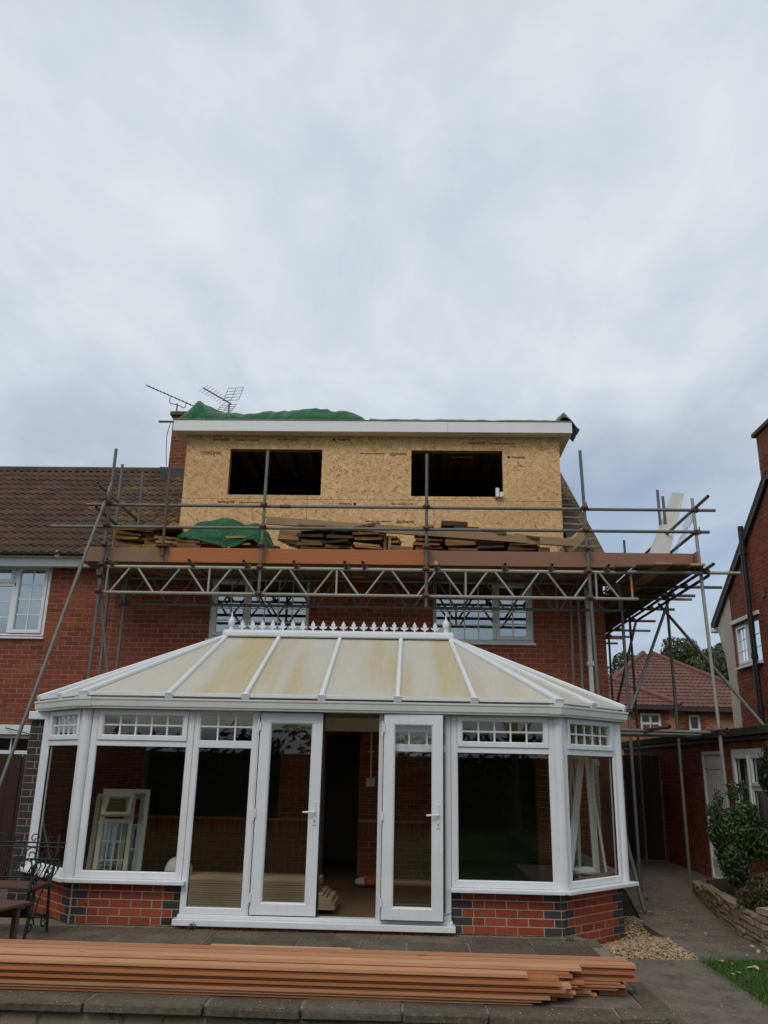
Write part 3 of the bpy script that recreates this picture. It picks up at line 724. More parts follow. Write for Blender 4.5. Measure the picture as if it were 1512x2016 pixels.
def tiles(parent, x0, x1, rows, gauge, matf, limit=300, s0=-.04):
    k = 0; rest = {}
    cand = []
    for r_ in range(rows):
        n = int(round((x1 - x0) / TW))
        for i in range(n): cand.append((r_, x0 + TW * (i + .5), s0 + r_ * gauge))
    cand.sort(key=lambda c: (0 if inframe(onroof(c[1], c[2]), 40) else 1, c[0]))
    for (r_, x, s) in cand:
        mt = matf(x, s); p = onroof(x, s, .022 + random.uniform(-.002, .003)); ro = (SL - .035 + random.uniform(-.006, .006), random.uniform(-.006, .006), 0)
        if k < limit: place(tile_mesh(mt), 'roof_tile', parent, p, ro); k += 1
        else:
            M_ = Matrix.Translation(p) @ Matrix.Rotation(ro[0], 4, 'X'); me = tile_mesh(mt)
            rest.setdefault(mt, MB()).add([M_ @ v.co for v in me.vertices], [tuple(f.vertices) for f in me.polygons], random.random() * .98 + .01)
    for mt, mb in rest.items(): mb.build('roof_tiling', mt, parent, kind='stuff')
def tmat(x, s): return 'tile_lichen' if x > -5.9 + (noise.noise(V(x, s, 0) * .9)) * .9 and s > .9 else 'tile_brown'
tiles(rtp, -4.95, -4.05, 15, .292, lambda x, s: 'tile_under' if x > -4.35 and s < 1.4 else tmat(x, s))

# chimney on the party line
chm = thing('chimney', 'red brick chimney stack rising behind the left end of the dormer', 'chimney', (-4.9, 16.6, 7.2))
brickwall(chm, (-5.17, 16.25), 0, .70, 7.2, 8.75, 'brick_red', .0775, .228, (), None, 300, thick=.6, part='stack')
brickwall(chm, (-5.17, 16.9), R(-90), .64, 7.2, 8.75, 'brick_red', .0775, .228, (), None, 300, thick=.05, part='stack_side', prop=.007)
MB().box(-5.23, -4.41, 16.19, 16.96, 8.75, 8.84, .01).build('cap', 'coping', chm)
MB().beam((-5.3, 16.17, 7.42), (-4.35, 16.17, 7.42), .02, .26, (0, -.6, .8)).build('flashing', 'lead', chm)

# neighbouring half of the pair
nb = thing('neighbour_house', 'left half of the brick pair with brown pantile roof and white gutter', 'house', (-7.5, HY, 0))
NX0 = -10.0
NWz = (3.55, 4.80)
nops = [(-8.0 - NX0, -6.05 - NX0, *NWz), (-8.2 - NX0, -5.32 - NX0, .0, 2.17)]
def sc_nb(p):
    return (10 if inframe(p) and p.z > 2.1 and p.z < 4.72 else 0) + random.random()
brickwall(nb, (NX0, HY), 0, HX0 - NX0, -.3, 4.74, 'brick_red', .0775, .228, nops, sc_nb, 300, thick=.25)
T1 = rotz((0, HY + .055, 0), 0)
window(nb, T1, -7.99, -6.055, NWz[0], NWz[1], [cw(-6.63, -6.115, 3.62, 4.74, 2, 4, True), cw(-7.93, -6.69, 3.62, 4.40, 4, 3, False), cw(-7.93, -6.69, 4.46, 4.74, 4, 1, True)], 'upvc', 'glass_upper', .055, sill=.10)
window(nb, T1, -8.19, -5.33, -.02, 2.0, [cw(-8.13, -6.72, .06, 1.66, 1, 1, False), cw(-8.13, -6.72, 1.76, 1.94, 4, 1, False), cw(-6.66, -5.39, .06, 1.66, 1, 1, False), cw(-6.66, -5.39, 1.76, 1.94, 4, 1, False)], 'upvc', 'glass', .055, name='patio_window')
MB().box(-8.35, -5.0, 13.33, 13.43, 2.0, 2.15, .006).build('lintel', 'paint_white', nb)
mb = MB(); v = []
for i in range(140):
    xx = -7.95 + i * .0137; yy = 13.62 + .02 * math.sin(i * .8) + .012 * math.sin(i * 2.1); v += [(xx, yy, 3.58), (xx, yy, 4.78)]
mb.add(v, [(2 * i, 2 * i + 2, 2 * i + 3, 2 * i + 1) for i in range(139)], 0, True); mb.build('net_curtain', 'curtain', nb).modifiers.new('s', 'SOLIDIFY').thickness = .003
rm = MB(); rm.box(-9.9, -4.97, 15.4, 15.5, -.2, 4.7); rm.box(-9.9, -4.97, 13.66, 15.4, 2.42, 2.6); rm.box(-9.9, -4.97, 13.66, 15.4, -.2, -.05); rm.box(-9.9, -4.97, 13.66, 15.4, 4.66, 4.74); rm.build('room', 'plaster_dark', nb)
ru = MB(); ru.prism([onroof(-11.2, 0, -.03), onroof(-4.955, 0, -.03), onroof(-4.955, RL, -.03), onroof(-11.2, RL, -.03)], (0, -.01, .02)); rup = ru.build('roof', 'felt', nb)
tiles(rup, -11.25, -4.95, 15, .292, tmat, 300)
MB().prism([V(-11.2, RY, RZ), V(-4.955, RY, RZ), V(-4.955, 20.1, 4.9), V(-11.2, 20.1, 4.9)], (0, 0, .06)).build('rear_roof', 'tile_brown', nb)
x = -11.2
while x < -5.2:
    l = min(.44, -5.18 - x); mb = MB(); pr = [(-.13, -.07), (-.10, .01), (-.05, .055), (0, .07), (.05, .055), (.10, .01), (.13, -.07)]
    mb.prism([V(x + .004, RY + a, RZ + b_ + .03) for a, b_ in pr], (l - .008, 0, 0)); mb.build('ridge_tile', 'tile_lichen' if x > -6.4 else 'tile_brown', nb); x += .44
gt = MB(); pr = [(0, 0), (-.03, -.055), (-.085, -.075), (-.125, -.03), (-.13, .012), (-.118, .012), (-.112, -.022), (-.08, -.06), (-.035, -.045), (-.012, .0)]
gt.prism([V(-11.2, 13.16 + a, 4.90 + b_) for a, b_ in pr], (5.78, 0, 0)); gto = gt.build('gutter', 'upvc', nb)
MB().box(-5.87, -5.80, 13.02, 13.165, 4.815, 4.925, .008).build('gutter_joint', 'upvc', gto)
MB().box(-11.2, -4.955, 13.162, 13.195, 4.69, 4.90, .003).build('fascia', 'upvc', nb)
MB().box(-11.2, -4.955, 13.197, 13.40, 4.715, 4.735).build('soffit', 'upvc', nb)

# ------------------------------------------------------------------ the dormer
DY, DX0, DX1, DZ0, DZ1 = 13.80, -4.09, 2.59, 4.95, 7.315
dm = thing('dormer', 'large flat roofed box dormer clad in bare strand board with two window openings', 'dormer', (-.75, DY, DZ0))
DW1 = (-3.289, -1.63, 6.175, 7.04); DW2 = (-.037, 1.578, 6.175, 7.04)
cols = [DX0, -1.86, .37, DX1]; rowsz = [DZ0, 6.10, DZ1]
def rect_minus(r0, holes):
    us = sorted({r0[0], r0[1], *[min(max(q, r0[0]), r0[1]) for h in holes for q in h[:2]]}); zs = sorted({r0[2], r0[3], *[min(max(q, r0[2]), r0[3]) for h in holes for q in h[2:]]}); out = []
    for i in range(len(us) - 1):
        for j in range(len(zs) - 1):
            a, b_ = (us[i] + us[i + 1]) / 2, (zs[j] + zs[j + 1]) / 2
            if not any(h[0] < a < h[1] and h[2] < b_ < h[3] for h in holes): out.append((us[i], us[i + 1], zs[j], zs[j + 1]))
    return out
panels = []
for j in range(2):
    for i in range(3):
        g = .003; mb = MB()
        for (a, b_, c, d) in rect_minus((cols[i] + g, cols[i + 1] - g, rowsz[j] + g, rowsz[j + 1] - g), [DW1, DW2]): mb.box(a, b_, DY, DY + .018, c, d)
        panels.append(mb.build('board_panel', 'osb', dm))
for sx_, x in ((0, DX0), (1, DX1)):
    # cheek follows the roof
    def zr(y): return EZ + (y - EY) * math.tan(SL)
    x_ = x + (.003 if sx_ == 0 else -.021)
    MB().prism([V(x_, DY + .02, zr(DY) - .3), V(x_, DY + .02, DZ1), V(x_, RY - .25, DZ1), V(x_, RY - .25, zr(RY - .25) - .3)], (.018, 0, 0)).build('cheek_panel', 'osb', dm)
for D_ in (DW1, DW2):
    mb = MB(); a, b_, c, d = D_
    mb.box(a - .045, a - .002, DY + .02, DY + .15, c - .05, d + .1); mb.box(b_ + .002, b_ + .045, DY + .02, DY + .15, c - .05, d + .1)
    mb.box(a - .002, b_ + .002, DY + .02, DY + .15, d + .002, d + .15); mb.box(a - .002, b_ + .002, DY + .02, DY + .15, c - .05, c - .002); mb.build('window_lining', 'pine_dull', dm)
for k in range(12):
    x = DX0 + .06 + k * (DX1 - DX0 - .14) / 11
    for dw in (DW1, DW2):
        if dw[0] - .06 < x < dw[1] + .06: break
    else: MB().box(x, x + .047, DY + .02, DY + .12, DZ0, DZ1 - .002).build('stud', 'pine', dm)
for k in range(17):
    x = DX0 + .08 + k * .41
    MB().box(x, x + .047, DY + .02, 16.5, DZ1 + .003, DZ1 + .15).build('joist', 'rafter_dark', dm)
    MB().beam((x + .02, 16.0, 4.9), (x + .02, 16.45, 7.3), .047, .1, (0, 1, 0)).build('rafter', 'rafter_dark', dm)
mb = MB(); mb.box(DX0 + .03, DX1 - .03, 16.52, 16.55, 4.9, 7.45); mb.box(DX0 + .03, DX1 - .03, 13.83, 16.5, 4.88, 4.93); mb.build('lining', 'felt', dm)
for k in range(8):
    x = DX0 + .55 + k * .76; MB().box(x, x + .5, 15.8, 15.83, 5.6, 6.32).build('insulation_board', 'upvc_old', dm)
FX0, FX1, FY, FZ0, FZ1 = -4.30, 2.785, 13.57, 7.295, 7.50
MB().box(FX0 + .02, FX1 - .02, FY + .022, 16.6, FZ1 - .03, FZ1 - .004).build('roof_deck', 'osb', dm)
MB().box(FX0, .60, FY, FY + .02, FZ0, FZ1, .003).build('fascia', 'fascia_white', dm); MB().box(.603, FX1, FY, FY + .02, FZ0, FZ1 - .003, .003).build('fascia', 'fascia_white', dm)
for x in (FX0, FX1 - .02): MB().box(x, x + .02, FY + .021, 16.4, FZ0, FZ1 - .002, .003).build('side_fascia', 'fascia_white', dm)
mb = MB(); mb.box(FX0 + .02, FX1 - .02, FY + .02, DY - .001, FZ0 + .004, FZ0 + .014); mb.box(FX0 + .02, DX0 - .001, DY, 16.4, FZ0 + .004, FZ0 + .014); mb.box(DX1 + .001, FX1 - .02, DY, 16.4, FZ0 + .004, FZ0 + .014)
mb.build('soffit', 'soffit', dm)
MB().box(FX0 - .005, FX1 + .005, FY - .012, FY + .05, FZ1 + .001, FZ1 + .018, .004).build('roof_trim', 'old_batten', dm)
# printed marks on the boards
def text(s, x, z, size, flip, parent, mat='ink', y=DY - .0025, yaw=0):
    cu = bpy.data.curves.new('print', 'FONT'); cu.body = s; cu.size = size; cu.extrude = .0006; cu.offset = .0008
    tmp = bpy.data.objects.new('print', cu); COL.objects.link(tmp); bpy.context.view_layer.update()
    me = bpy.data.meshes.new_from_object(tmp.evaluated_get(bpy.context.evaluated_depsgraph_get())); COL.objects.unlink(tmp); bpy.data.objects.remove(tmp)
    me.materials.clear(); me.materials.append(MATS[mat])
    return place(me, 'printed_mark', parent, (x, y, z), (R(90), R(180) if flip else 0, 0))
S1 = 'SterlingOSB'; S2 = ' . CONFORMS TO EN 300 OSB/3'
def sterl(x, z, flip, pn):
    w_ = .36; s = -1 if flip else 1
    text(S1, x, z, .062, flip, pn); text(S2, x + s * w_, z + (0 if not flip else 0), .034, flip, pn)
def norb(x, z, flip, pn):
    s = -1 if flip else 1
    mb = MB(); mb.lathe((x - .03 * s, DY - .001, z + .02 * s), [(.026, 0), (.026, .002)], 14, (0, -1, 0)); o = mb.build('printed_logo', 'ink', pn)
    text('Norbord', x + .02 * s, z, .062, flip, pn); text('18 mm OSB/3 EN 13986', x - s * 1.05, z, .038, flip, pn)
P_ = panels
sterl(-3.62, 7.20, False, P_[3]); text('STERLING', -3.83, 6.93, .085, False, P_[3])
norb(-1.40, 7.215, False, P_[4]); sterl(.98, 7.165, False, P_[5]); sterl(-.12, 6.98, True, P_[4]); norb(1.72, 6.90, False, P_[5])
sterl(-3.45, 6.02, False, P_[0]); norb(-1.05, 6.04, True, P_[1]); sterl(.02, 5.72, True, P_[1])

# ------------------------------------------------------------------ tarpaulins
def fold(x, y, k=1.0): return (1 - 1.6 * abs(noise.noise(V(x * 2.6 * k + y, y * 2.1 * k - x * .7, 3.1)))) * .55 + (1 - 1.8 * abs(noise.noise(V(x * 4.5 * k - y * 2, y * 4 * k + x, 9.7)))) * .28 + (1 - 2 * abs(noise.noise(V(x * 11 * k, y * 9 * k, 4.7)))) * .05
def tarp(name, label, x0, x1, y0, y1, zbase, top, nx=110, ny=40, grp=None, amp=.12, lip=0.0):
    mb = MB(); v = []
    for j in range(ny + 1):
        t = j / ny
        for i in range(nx + 1):
            u = i / nx; x = x0 + (x1 - x0) * u; y = y0 + (y1 - y0) * t
            h = top(x); prof_ = math.sin(math.pi * min(1, max(0, t))) ** .55 if 0 < t < 1 else 0
            z = zbase + h * prof_ + (fold(x, y) - .4) * amp * min(1, h * 5) * (prof_ if prof_ > .05 else .05)
            y += noise.noise(V(x * 1.8, t * 3, 5.5)) * .10 * (1 - prof_); x2 = x + noise.noise(V(x * 3, t * 4, 1.2)) * .04
            v.append((x2, y, max(z, zbase + .006)))
    f = [(j * (nx + 1) + i, j * (nx + 1) + i + 1, (j + 1) * (nx + 1) + i + 1, (j + 1) * (nx + 1) + i) for j in range(ny) for i in range(nx)]
    mb.add(v, f, 0, False); o = mb.build(name, 'tarp', None, label=label, category='tarpaulin', group=grp)
    so_ = o.modifiers.new('s', 'SOLIDIFY'); so_.thickness = .004; return o
def interp(pts):
    def g(x):
        if x <= pts[0][0] or x >= pts[-1][0]: return 0.0
        for (a, b_), (c, d) in zip(pts, pts[1:]):
            if a <= x <= c:
                t = (x - a) / (c - a); t = t * t * (3 - 2 * t) * .5 + t * .5; return b_ + (d - b_) * t
        return 0
    return g
tarp('tarpaulin', 'crumpled green tarpaulin heaped on the left of the dormer roof', -4.32, -.78, 13.62, 14.55, FZ1 + .0, interp([(-4.32, .10), (-4.18, .30), (-3.98, .54), (-3.8, .42), (-3.5, .27), (-3.0, .26), (-2.6, .31), (-1.9, .38), (-1.3, .34), (-1.0, .25), (-.8, .05)]), amp=.15)
tarp('tarpaulin', 'thin fold of green tarpaulin along the dormer roof edge', -.85, 2.65, 13.66, 14.4, FZ1 + .0, interp([(-.85, .2), (-.2, .185), (.4, .165), (1.2, .18), (2, .17), (2.65, .16)]), 80, 16, amp=.05)
# corner of sheet hanging over the right end
mb = MB(); nx, ny = 24, 20; v = []
for j in range(ny + 1):
    for i in range(nx + 1):
        u, t = i / nx, j / ny; x = 2.52 + .42 * u; y = 13.66 + .6 * t + .06 * noise.noise(V(u * 4, t * 4, 0))
        z = 7.52 + .27 * math.sin(math.pi * min(1, u * .9 + .1)) ** 1.2 * (math.sin(math.pi * (t * .9 + .05)) ** .6) - .28 * max(0, u - .55) ** 1.0 + .09 * (fold(x * 1.6, y * 1.6) - .4)
        if u < .1: z = 7.51 + (z - 7.51) * u / .1
        v.append((x, y, z))
mb.add(v, [(j * (nx + 1) + i, j * (nx + 1) + i + 1, (j + 1) * (nx + 1) + i + 1, (j + 1) * (nx + 1) + i) for j in range(ny) for i in range(nx)], 0, False)
o = mb.build('tarpaulin', 'tarp', None, label='pointed green tarpaulin corner jutting past the right end of the dormer roof', category='tarpaulin'); o.modifiers.new('s', 'SOLIDIFY').thickness = .004
MB().tube((-5.05, 15.0, 8.08), (-4.2, 15.0, 8.08), .024, 12).build('scaffold_tube', 'galv', None, label='short grey tube poking out left behind the dormer fascia', category='tube')

# ------------------------------------------------------------------ aerials
an = thing('television_aerial', 'long thin aerial pointing left on a mast at the chimney', 'aerial', (-5.19, 16.5, 8.2))
MB().tube((-5.19, 16.5, 7.6), (-5.19, 16.5, 9.15), .018, 8).build('mast', 'aerial', an)
a, b_ = V(-5.92, 16.5, 9.59), V(-4.72, 16.5, 9.05); MB().tube(a, b_, .012, 8).build('boom', 'aerial', an)
mb = MB()
for k in range(14):
    p = a + (b_ - a) * (k + .3) / 14; mb.tube(p + V(-.02, -.11, 0), p + V(.02, .11, .01), .0045, 5)
mb.build('director_rods', 'aerial', an)
MB().path([V(-5.36, 16.5, 9.30), V(-5.37, 16.5, 9.20), V(-5.33, 16.5, 9.15), V(-5.19, 16.5, 9.13), V(-5.04, 16.5, 9.05), V(-5.0, 16.5, 9.08), V(-5.0, 16.5, 9.17)], .010, 6).build('bracket', 'aerial', an)
MB().path([V(-5.235, 16.3, 8.6), V(-5.25, 16.2, 8.3), V(-5.235, 16.2, 7.95), V(-5.2, 16.22, 7.6)], .008, 6).build('cable', 'black_plastic', an)
an = thing('television_aerial', 'aerial with a wire grid reflector behind the green sheet', 'aerial', (-4.15, 17, 8.2))
MB().tube((-4.20, 17, 7.7), (-4.16, 17, 9.42), .02, 8).build('mast', 'aerial', an)
a, b_ = V(-4.78, 17, 9.77), V(-4.12, 17, 9.38); MB().tube(a, b_, .016, 8).build('boom', 'aerial', an)
mb = MB()
for k in range(9):
    p = a + (b_ - a) * k / 9.5; mb.tube(p + V(-.09, -.05, -.1), p + V(.09, .05, .1), .005, 5); mb.tube(p + V(-.06, .08, .05), p + V(.06, -.08, -.05), .005, 5)
mb.build('director_rods', 'aerial', an)
for s in (1, -1):
    mb = MB(); o_ = V(-4.15, 17, 9.40); ax = V(.10, .05, .40) if s == 1 else V(-.16, .05, -.22); wx = V(.15, .1, .06)
    for k in range(5): c = o_ + ax * (.18 + .82 * k / 4); mb.tube(c - wx, c + wx, .006, 5)
    for q in (-1, 0, 1): mb.tube(o_ + ax * .18 + wx * q, o_ + ax + wx * q, .006, 5)
    mb.build('grid_reflector', 'aerial', an)

# ------------------------------------------------------------------ scaffold
TR = .0243
sf = thing('scaffold', 'tube scaffold with lattice beams and boarded platform wrapped round the house eaves', 'scaffold', (0, 12.5, 0))
def stube(name, p0, p1, mat='galv', r=TR, hollow=True):
    return MB().tube(p0, p1, r, 12, hollow=hollow).build(name, mat, sf)
mb = MB(); mb.tube((0, 0, -.035), (0, 0, .035), .034, 10); mb.tube((-.035, -.045, 0), (.035, -.045, 0), .033, 10); mb.box(-.05, .05, -.028, -.014, -.03, .03, .003); mb.tube((.045, -.02, -.02), (.085, -.02, -.02), .008, 6); mb.tube((.02, -.05, .03), (.02, -.05, .085), .008, 6); mb.box(-.06, -.03, -.02, .02, -.018, .018)
CM = mb.mesh('coupler', 'coupler_rust'); bm_fix(CM)
def coupler(p, rz=0): place(CM, 'coupler', sf, p, (random.uniform(-.05, .05), 0, rz + random.uniform(-.1, .1)))
BY, FYs = 13.0, 12.1
# front standards
for x, z0, z1 in ((-2.28, 3.95, 6.325), (.208, 3.88, 6.29)):
    stube('standard', (x, FYs - .05, z0), (x, FYs - .05, z1))
    for z in (5.43, 5.085, 4.80, 4.455, 4.055): coupler((x, FYs - .05, z))
stube('standard', (2.655, FYs - .05, 2.46), (2.575, FYs - .05, 6.365)); [coupler((2.60, FYs - .05, z)) for z in (5.43, 5.085, 4.80, 4.455, 4.055)]
stube('standard', (-4.685, FYs - .05, 2.40), (-4.69, FYs - .05, 6.34)); [coupler((-4.687, FYs - .05, z)) for z in (5.43, 5.085, 4.78, 4.47, 4.06, 4.30)]
stube('standard', (-4.86, BY, 0), (-4.92, BY, 6.43)); stube('standard', (-4.62, BY + .3, 4.5), (-4.66, BY + .3, 6.4)); stube('standard', (-4.61, BY - .05, 2.40), (-4.60, BY - .05, 4.50))
[coupler((-4.6, BY - .05, z)) for z in (4.49, 4.04)]
stube('standard', (-3.80, FYs - .02, 4.62), (-3.81, FYs - .02, 6.05), 'rusty'); MB().box(-3.88, -3.72, FYs - .09, FYs + .03, 4.765, 4.785).build('base_plate', 'coupler_rust', sf)
stube('standard', (2.62, BY - .03, 2.42), (2.62, BY - .03, 4.70)); stube('standard', (2.50, BY + .05, 2.55), (2.52, BY + .05, 4.3))
stube('standard', (3.31, BY, -.02), (3.30, BY, 4.42))
CX = 4.28
stube('standard', (4.36, FYs, 0), (4.24, FYs, 5.62), 'alloy'); [coupler((4.25, FYs, z), 1) for z in (5.43, 5.085, 4.50)]; coupler((4.3, FYs, 2.18))
stube('standard', (4.30, 13.9, -.02), (4.30, 13.95, 6.38)); stube('standard', (4.42, 14.0, 4.5), (4.40, 14.0, 6.28)); stube('standard', (4.32, 16.4, 0), (4.30, 16.4, 6.13)); stube('standard', (4.30, 18.2, 0), (4.30, 18.2, 5.6))
[coupler((4.30, 13.92, z), 1) for z in (4.50, 2.2, 5.43, 5.08)]; [coupler((4.31, 16.4, z), 1) for z in (4.50, 5.08)]; coupler((3.31, BY, 2.5)); coupler((3.31, BY, 2.2))
# guard rails
stube('guard_rail', (-5.07, FYs, 5.43), (-1.98, FYs, 5.43)); stube('guard_rail', (-1.97, FYs, 5.43), (4.57, FYs, 5.432)); MB().tube((-2.05, FYs, 5.43), (-1.88, FYs, 5.43), .031, 10).build('sleeve_coupler', 'coupler_rust', sf)
stube('guard_rail', (-5.58, FYs, 5.075), (-.2, FYs, 5.085)); stube('guard_rail', (-.19, FYs, 5.085), (4.45, FYs, 5.09))
stube('guard_rail', (-4.74, 11.62, 5.62), (-4.74, 13.6, 5.60)); stube('guard_rail', (-4.75, 11.7, 5.27), (-4.75, 13.6, 5.24), 'rusty')
stube('guard_rail', (CX, 11.55, 5.475), (CX, 18.3, 5.46)); stube('guard_rail', (CX - .02, 12.07, 5.10), (CX, 18.3, 5.12), 'rusty')
# ledgers, braces and low tubes on the right return
stube('ledger', (CX, 11.60, 4.475), (CX, 18.9, 4.50), 'steel_dark'); stube('ledger', (CX + .06, 12.0, 4.40), (CX + .06, 16.0, 4.42), 'steel_dark'); stube('ledger', (3.30, 12.0, 4.47), (3.30, 18.5, 4.47), 'steel_dark')
for (x1, y, z, mt) in ((4.80, 12.0, 4.44, 'alloy'), (4.89, 13.0, 4.44, 'galv'), (4.69, 13.68, 4.44, 'galv'), (4.735, 13.98, 4.44, 'alloy'), (4.73, 14.92, 4.44, 'galv'), (4.74, 16.17, 4.44, 'rusty'), (4.96, 17.34, 4.44, 'galv'), (4.76, 18.2, 4.44, 'galv'), (4.65, 18.44, 4.44, 'alloy'), (4.73, 19.2, 4.44, 'rusty')):
    stube('transom', (3.16, y, z), (x1, y, z), mt); coupler((CX, y, 4.46), 1.57)
MB().tube((4.45, 13.98, 4.44), (4.60, 13.98, 4.44), TR + .001, 12).build('paint_band', 'orange_paint', sf)
stube('brace', (4.29, 13.84, 4.36), (3.32, 12.94, 2.53)); stube('brace', (4.40, 16.3, 4.46), (3.62, 15.0, 2.75), 'rusty'); stube('brace', (4.18, 14.0, 4.36), (4.92, 12.0, 2.25))
stube('ledger', (2.9, 12.22, 2.195), (4.27, 12.22, 2.18)); stube('ledger', (2.9, 12.42, 2.15), (4.16, 12.42, 2.155)); stube('ledger', (4.24, 11.6, 2.20), (4.34, 14.4, 2.22)); stube('ledger', (3.42, 11.4, 2.21), (3.30, 13.4, 2.20), 'rusty'); stube('ledger', (2.9, 14.1, 2.2), (4.6, 14.0, 2.2))
coupler((3.36, 12.22, 2.2), .5); coupler((4.28, 12.22, 2.2), .5)
stube('raker', (-5.18, 10.2, 0), (-4.66, 11.96, 5.74)); coupler((-4.70, 11.9, 5.45)); stube('brace', (-4.76, FYs, 4.40), (-4.36, FYs, 2.52))
stube('foot_brace', (2.874, 11.18, .0), (2.70, 11.62, 1.34)); MB().box(2.79, 2.96, 11.10, 11.26, -.014, -.006).build('base_plate', 'coupler_rust', sf)
# lattice beams
def lattice(y, zt, zb, x0, x1, mat, ph):
    lb = MB().tube((x0, y, zt), (x1 - .06, y, zt), TR, 12, hollow=True).build('lattice_beam', mat, sf)
    MB().tube((x0 - .02, y, zb), (x1 + .05, y, zb), TR, 12, hollow=True).build('chord', mat, lb)
    x = x0 + .06; k = 0; step = .385
    while x + .3 < x1:
        a = (x + .03, y, zb + .012) if k % 2 == 0 else (x + .03, y, zt - .012); b2 = (x + .30, y, zt - .012) if k % 2 == 0 else (x + .30, y, zb + .012)
        MB().tube(a, b2, .0165, 8).build('diagonal', mat, lb)
        if k % 5 == ph: MB().tube((x + step - .025, y, zb), (x + step - .025, y, zt), .017, 8).build('upright', mat, lb)
        x += step if k % 2 == 0 else step; k += 1
    for xx in (x0 + .02, x1 - .03): MB().tube((xx, y, zb), (xx, y, zt), .018, 8).build('upright', mat, lb)
lattice(FYs, 4.452, 4.055, -4.63, 3.27, 'alloy', 3); lattice(BY, 4.475, 4.048, -4.68, 3.30, 'galv', 2)
MB().tube((3.24, FYs, 4.17), (3.24, FYs, 4.30), .0195, 8).build('paint_band', 'orange_paint', sf)
# transoms under the front platform
for x in (-4.55, -3.32, -2.50, -1.755, -1.0, -.73, .346, 1.36, 2.045, 2.864):
    stube('transom', (x, 11.86, 4.502), (x, 13.3, 4.506)); coupler((x, FYs + .01, 4.47), 1.57)
MB().tube((.346, 11.835, 4.502), (.346, 11.88, 4.502), .027, 10).build('end_cap', 'yellow_cap', sf)
# platform boards
for k in range(5):
    y = 12.20 + k * .232; xs = [-5.05, -1.3 + .2 * (k % 2), 2.4, 3.25]
    for i in range(3): MB().box(xs[i] + .004, xs[i + 1] - .004, y, y + .222, 4.530, 4.566, .004).build('scaffold_board', 'board_long', sf)
for k, (x, y0) in enumerate(((2.985, 11.95), (3.27, 11.82), (3.52, 11.80), (3.77, 11.78), (4.02, 11.95))):
    for (ya, yb) in ((y0, 15.4), (15.41, 18.6)):
        if k == 0 and ya > 15: continue
        if k == 0: yb = 13.3
        MB().box(x, x + (.246 if k < 4 else .21), ya, yb, 4.498 - .002 * (k % 2) + (.012 if k == 2 else 0), 4.530 - .004 * (k % 2) + (.012 if k == 2 else 0), .004).build('scaffold_board', 'board_dark' if k != 2 else 'pine_dull', sf)
# toe boards
for (a, b_, mt, dz) in ((-5.03, -3.722, 'toe_brown', 0), (-3.72, .175, 'toe_orange', .002), (.177, 4.19, 'toe_red', .0)):
    MB().box(a, b_, 12.135, 12.173, 4.535 + dz, 4.765 + dz, .004).build('toe_board', mt, sf)
MB().box(4.20, 4.236, 12.02, 18.2, 4.55, 4.77, .004).build('toe_board', 'toe_brown', sf)
MB().box(4.05, 4.26, 11.86, 12.12, 4.515, 4.55, .004).build('toe_board', 'pine', sf)

# ------------------------------------------------------------------ loose things on the platform
PZ = 4.567
ORD = ['', 'second', 'third', 'fourth', 'fifth', 'sixth', 'seventh', 'eighth', 'ninth', 'tenth', 'eleventh', 'twelfth', 'thirteenth', 'fourteenth', 'fifteenth', 'sixteenth', 'seventeenth', 'eighteenth']
def nth(k, one): return one if k == 0 else ORD[min(k, 17)]
def stack(x0, x1, y, top, tilt, label, mats, seed, n=None, yaw=0, lean=0):
    r_ = random.Random(seed); z = PZ + .004; cx_ = (x0 + x1) / 2; n = n or max(2, int((top - PZ) / .042))
    for k in range(n):
        me = tile_mesh(r_.choice(mats), True)
        o = place(me, 'roof_tile', None, (cx_ + r_.uniform(-.05, .05) - .20, y + r_.uniform(-.05, .05) - .05, z + math.sin(tilt) * .2), (r_.uniform(-.05, .05), tilt + r_.uniform(-.14, .14), R(-90) + yaw + r_.uniform(-.22, .22)),
                  label=('topmost ' if k == n - 1 else ORD[min(n - 1 - k, 17)] + ' from top, ') + label, category='roof tile', group='old roof tiles stacked on the platform')
        o.scale = (1.05, max(.9, (x1 - x0) / .36), 1)
        z += (top - PZ - .03) / n
DK, OC = ['tile_loose', 'tile_loose', 'tile_under'], ['tile_loose', 'tile_under', 'tile_under']
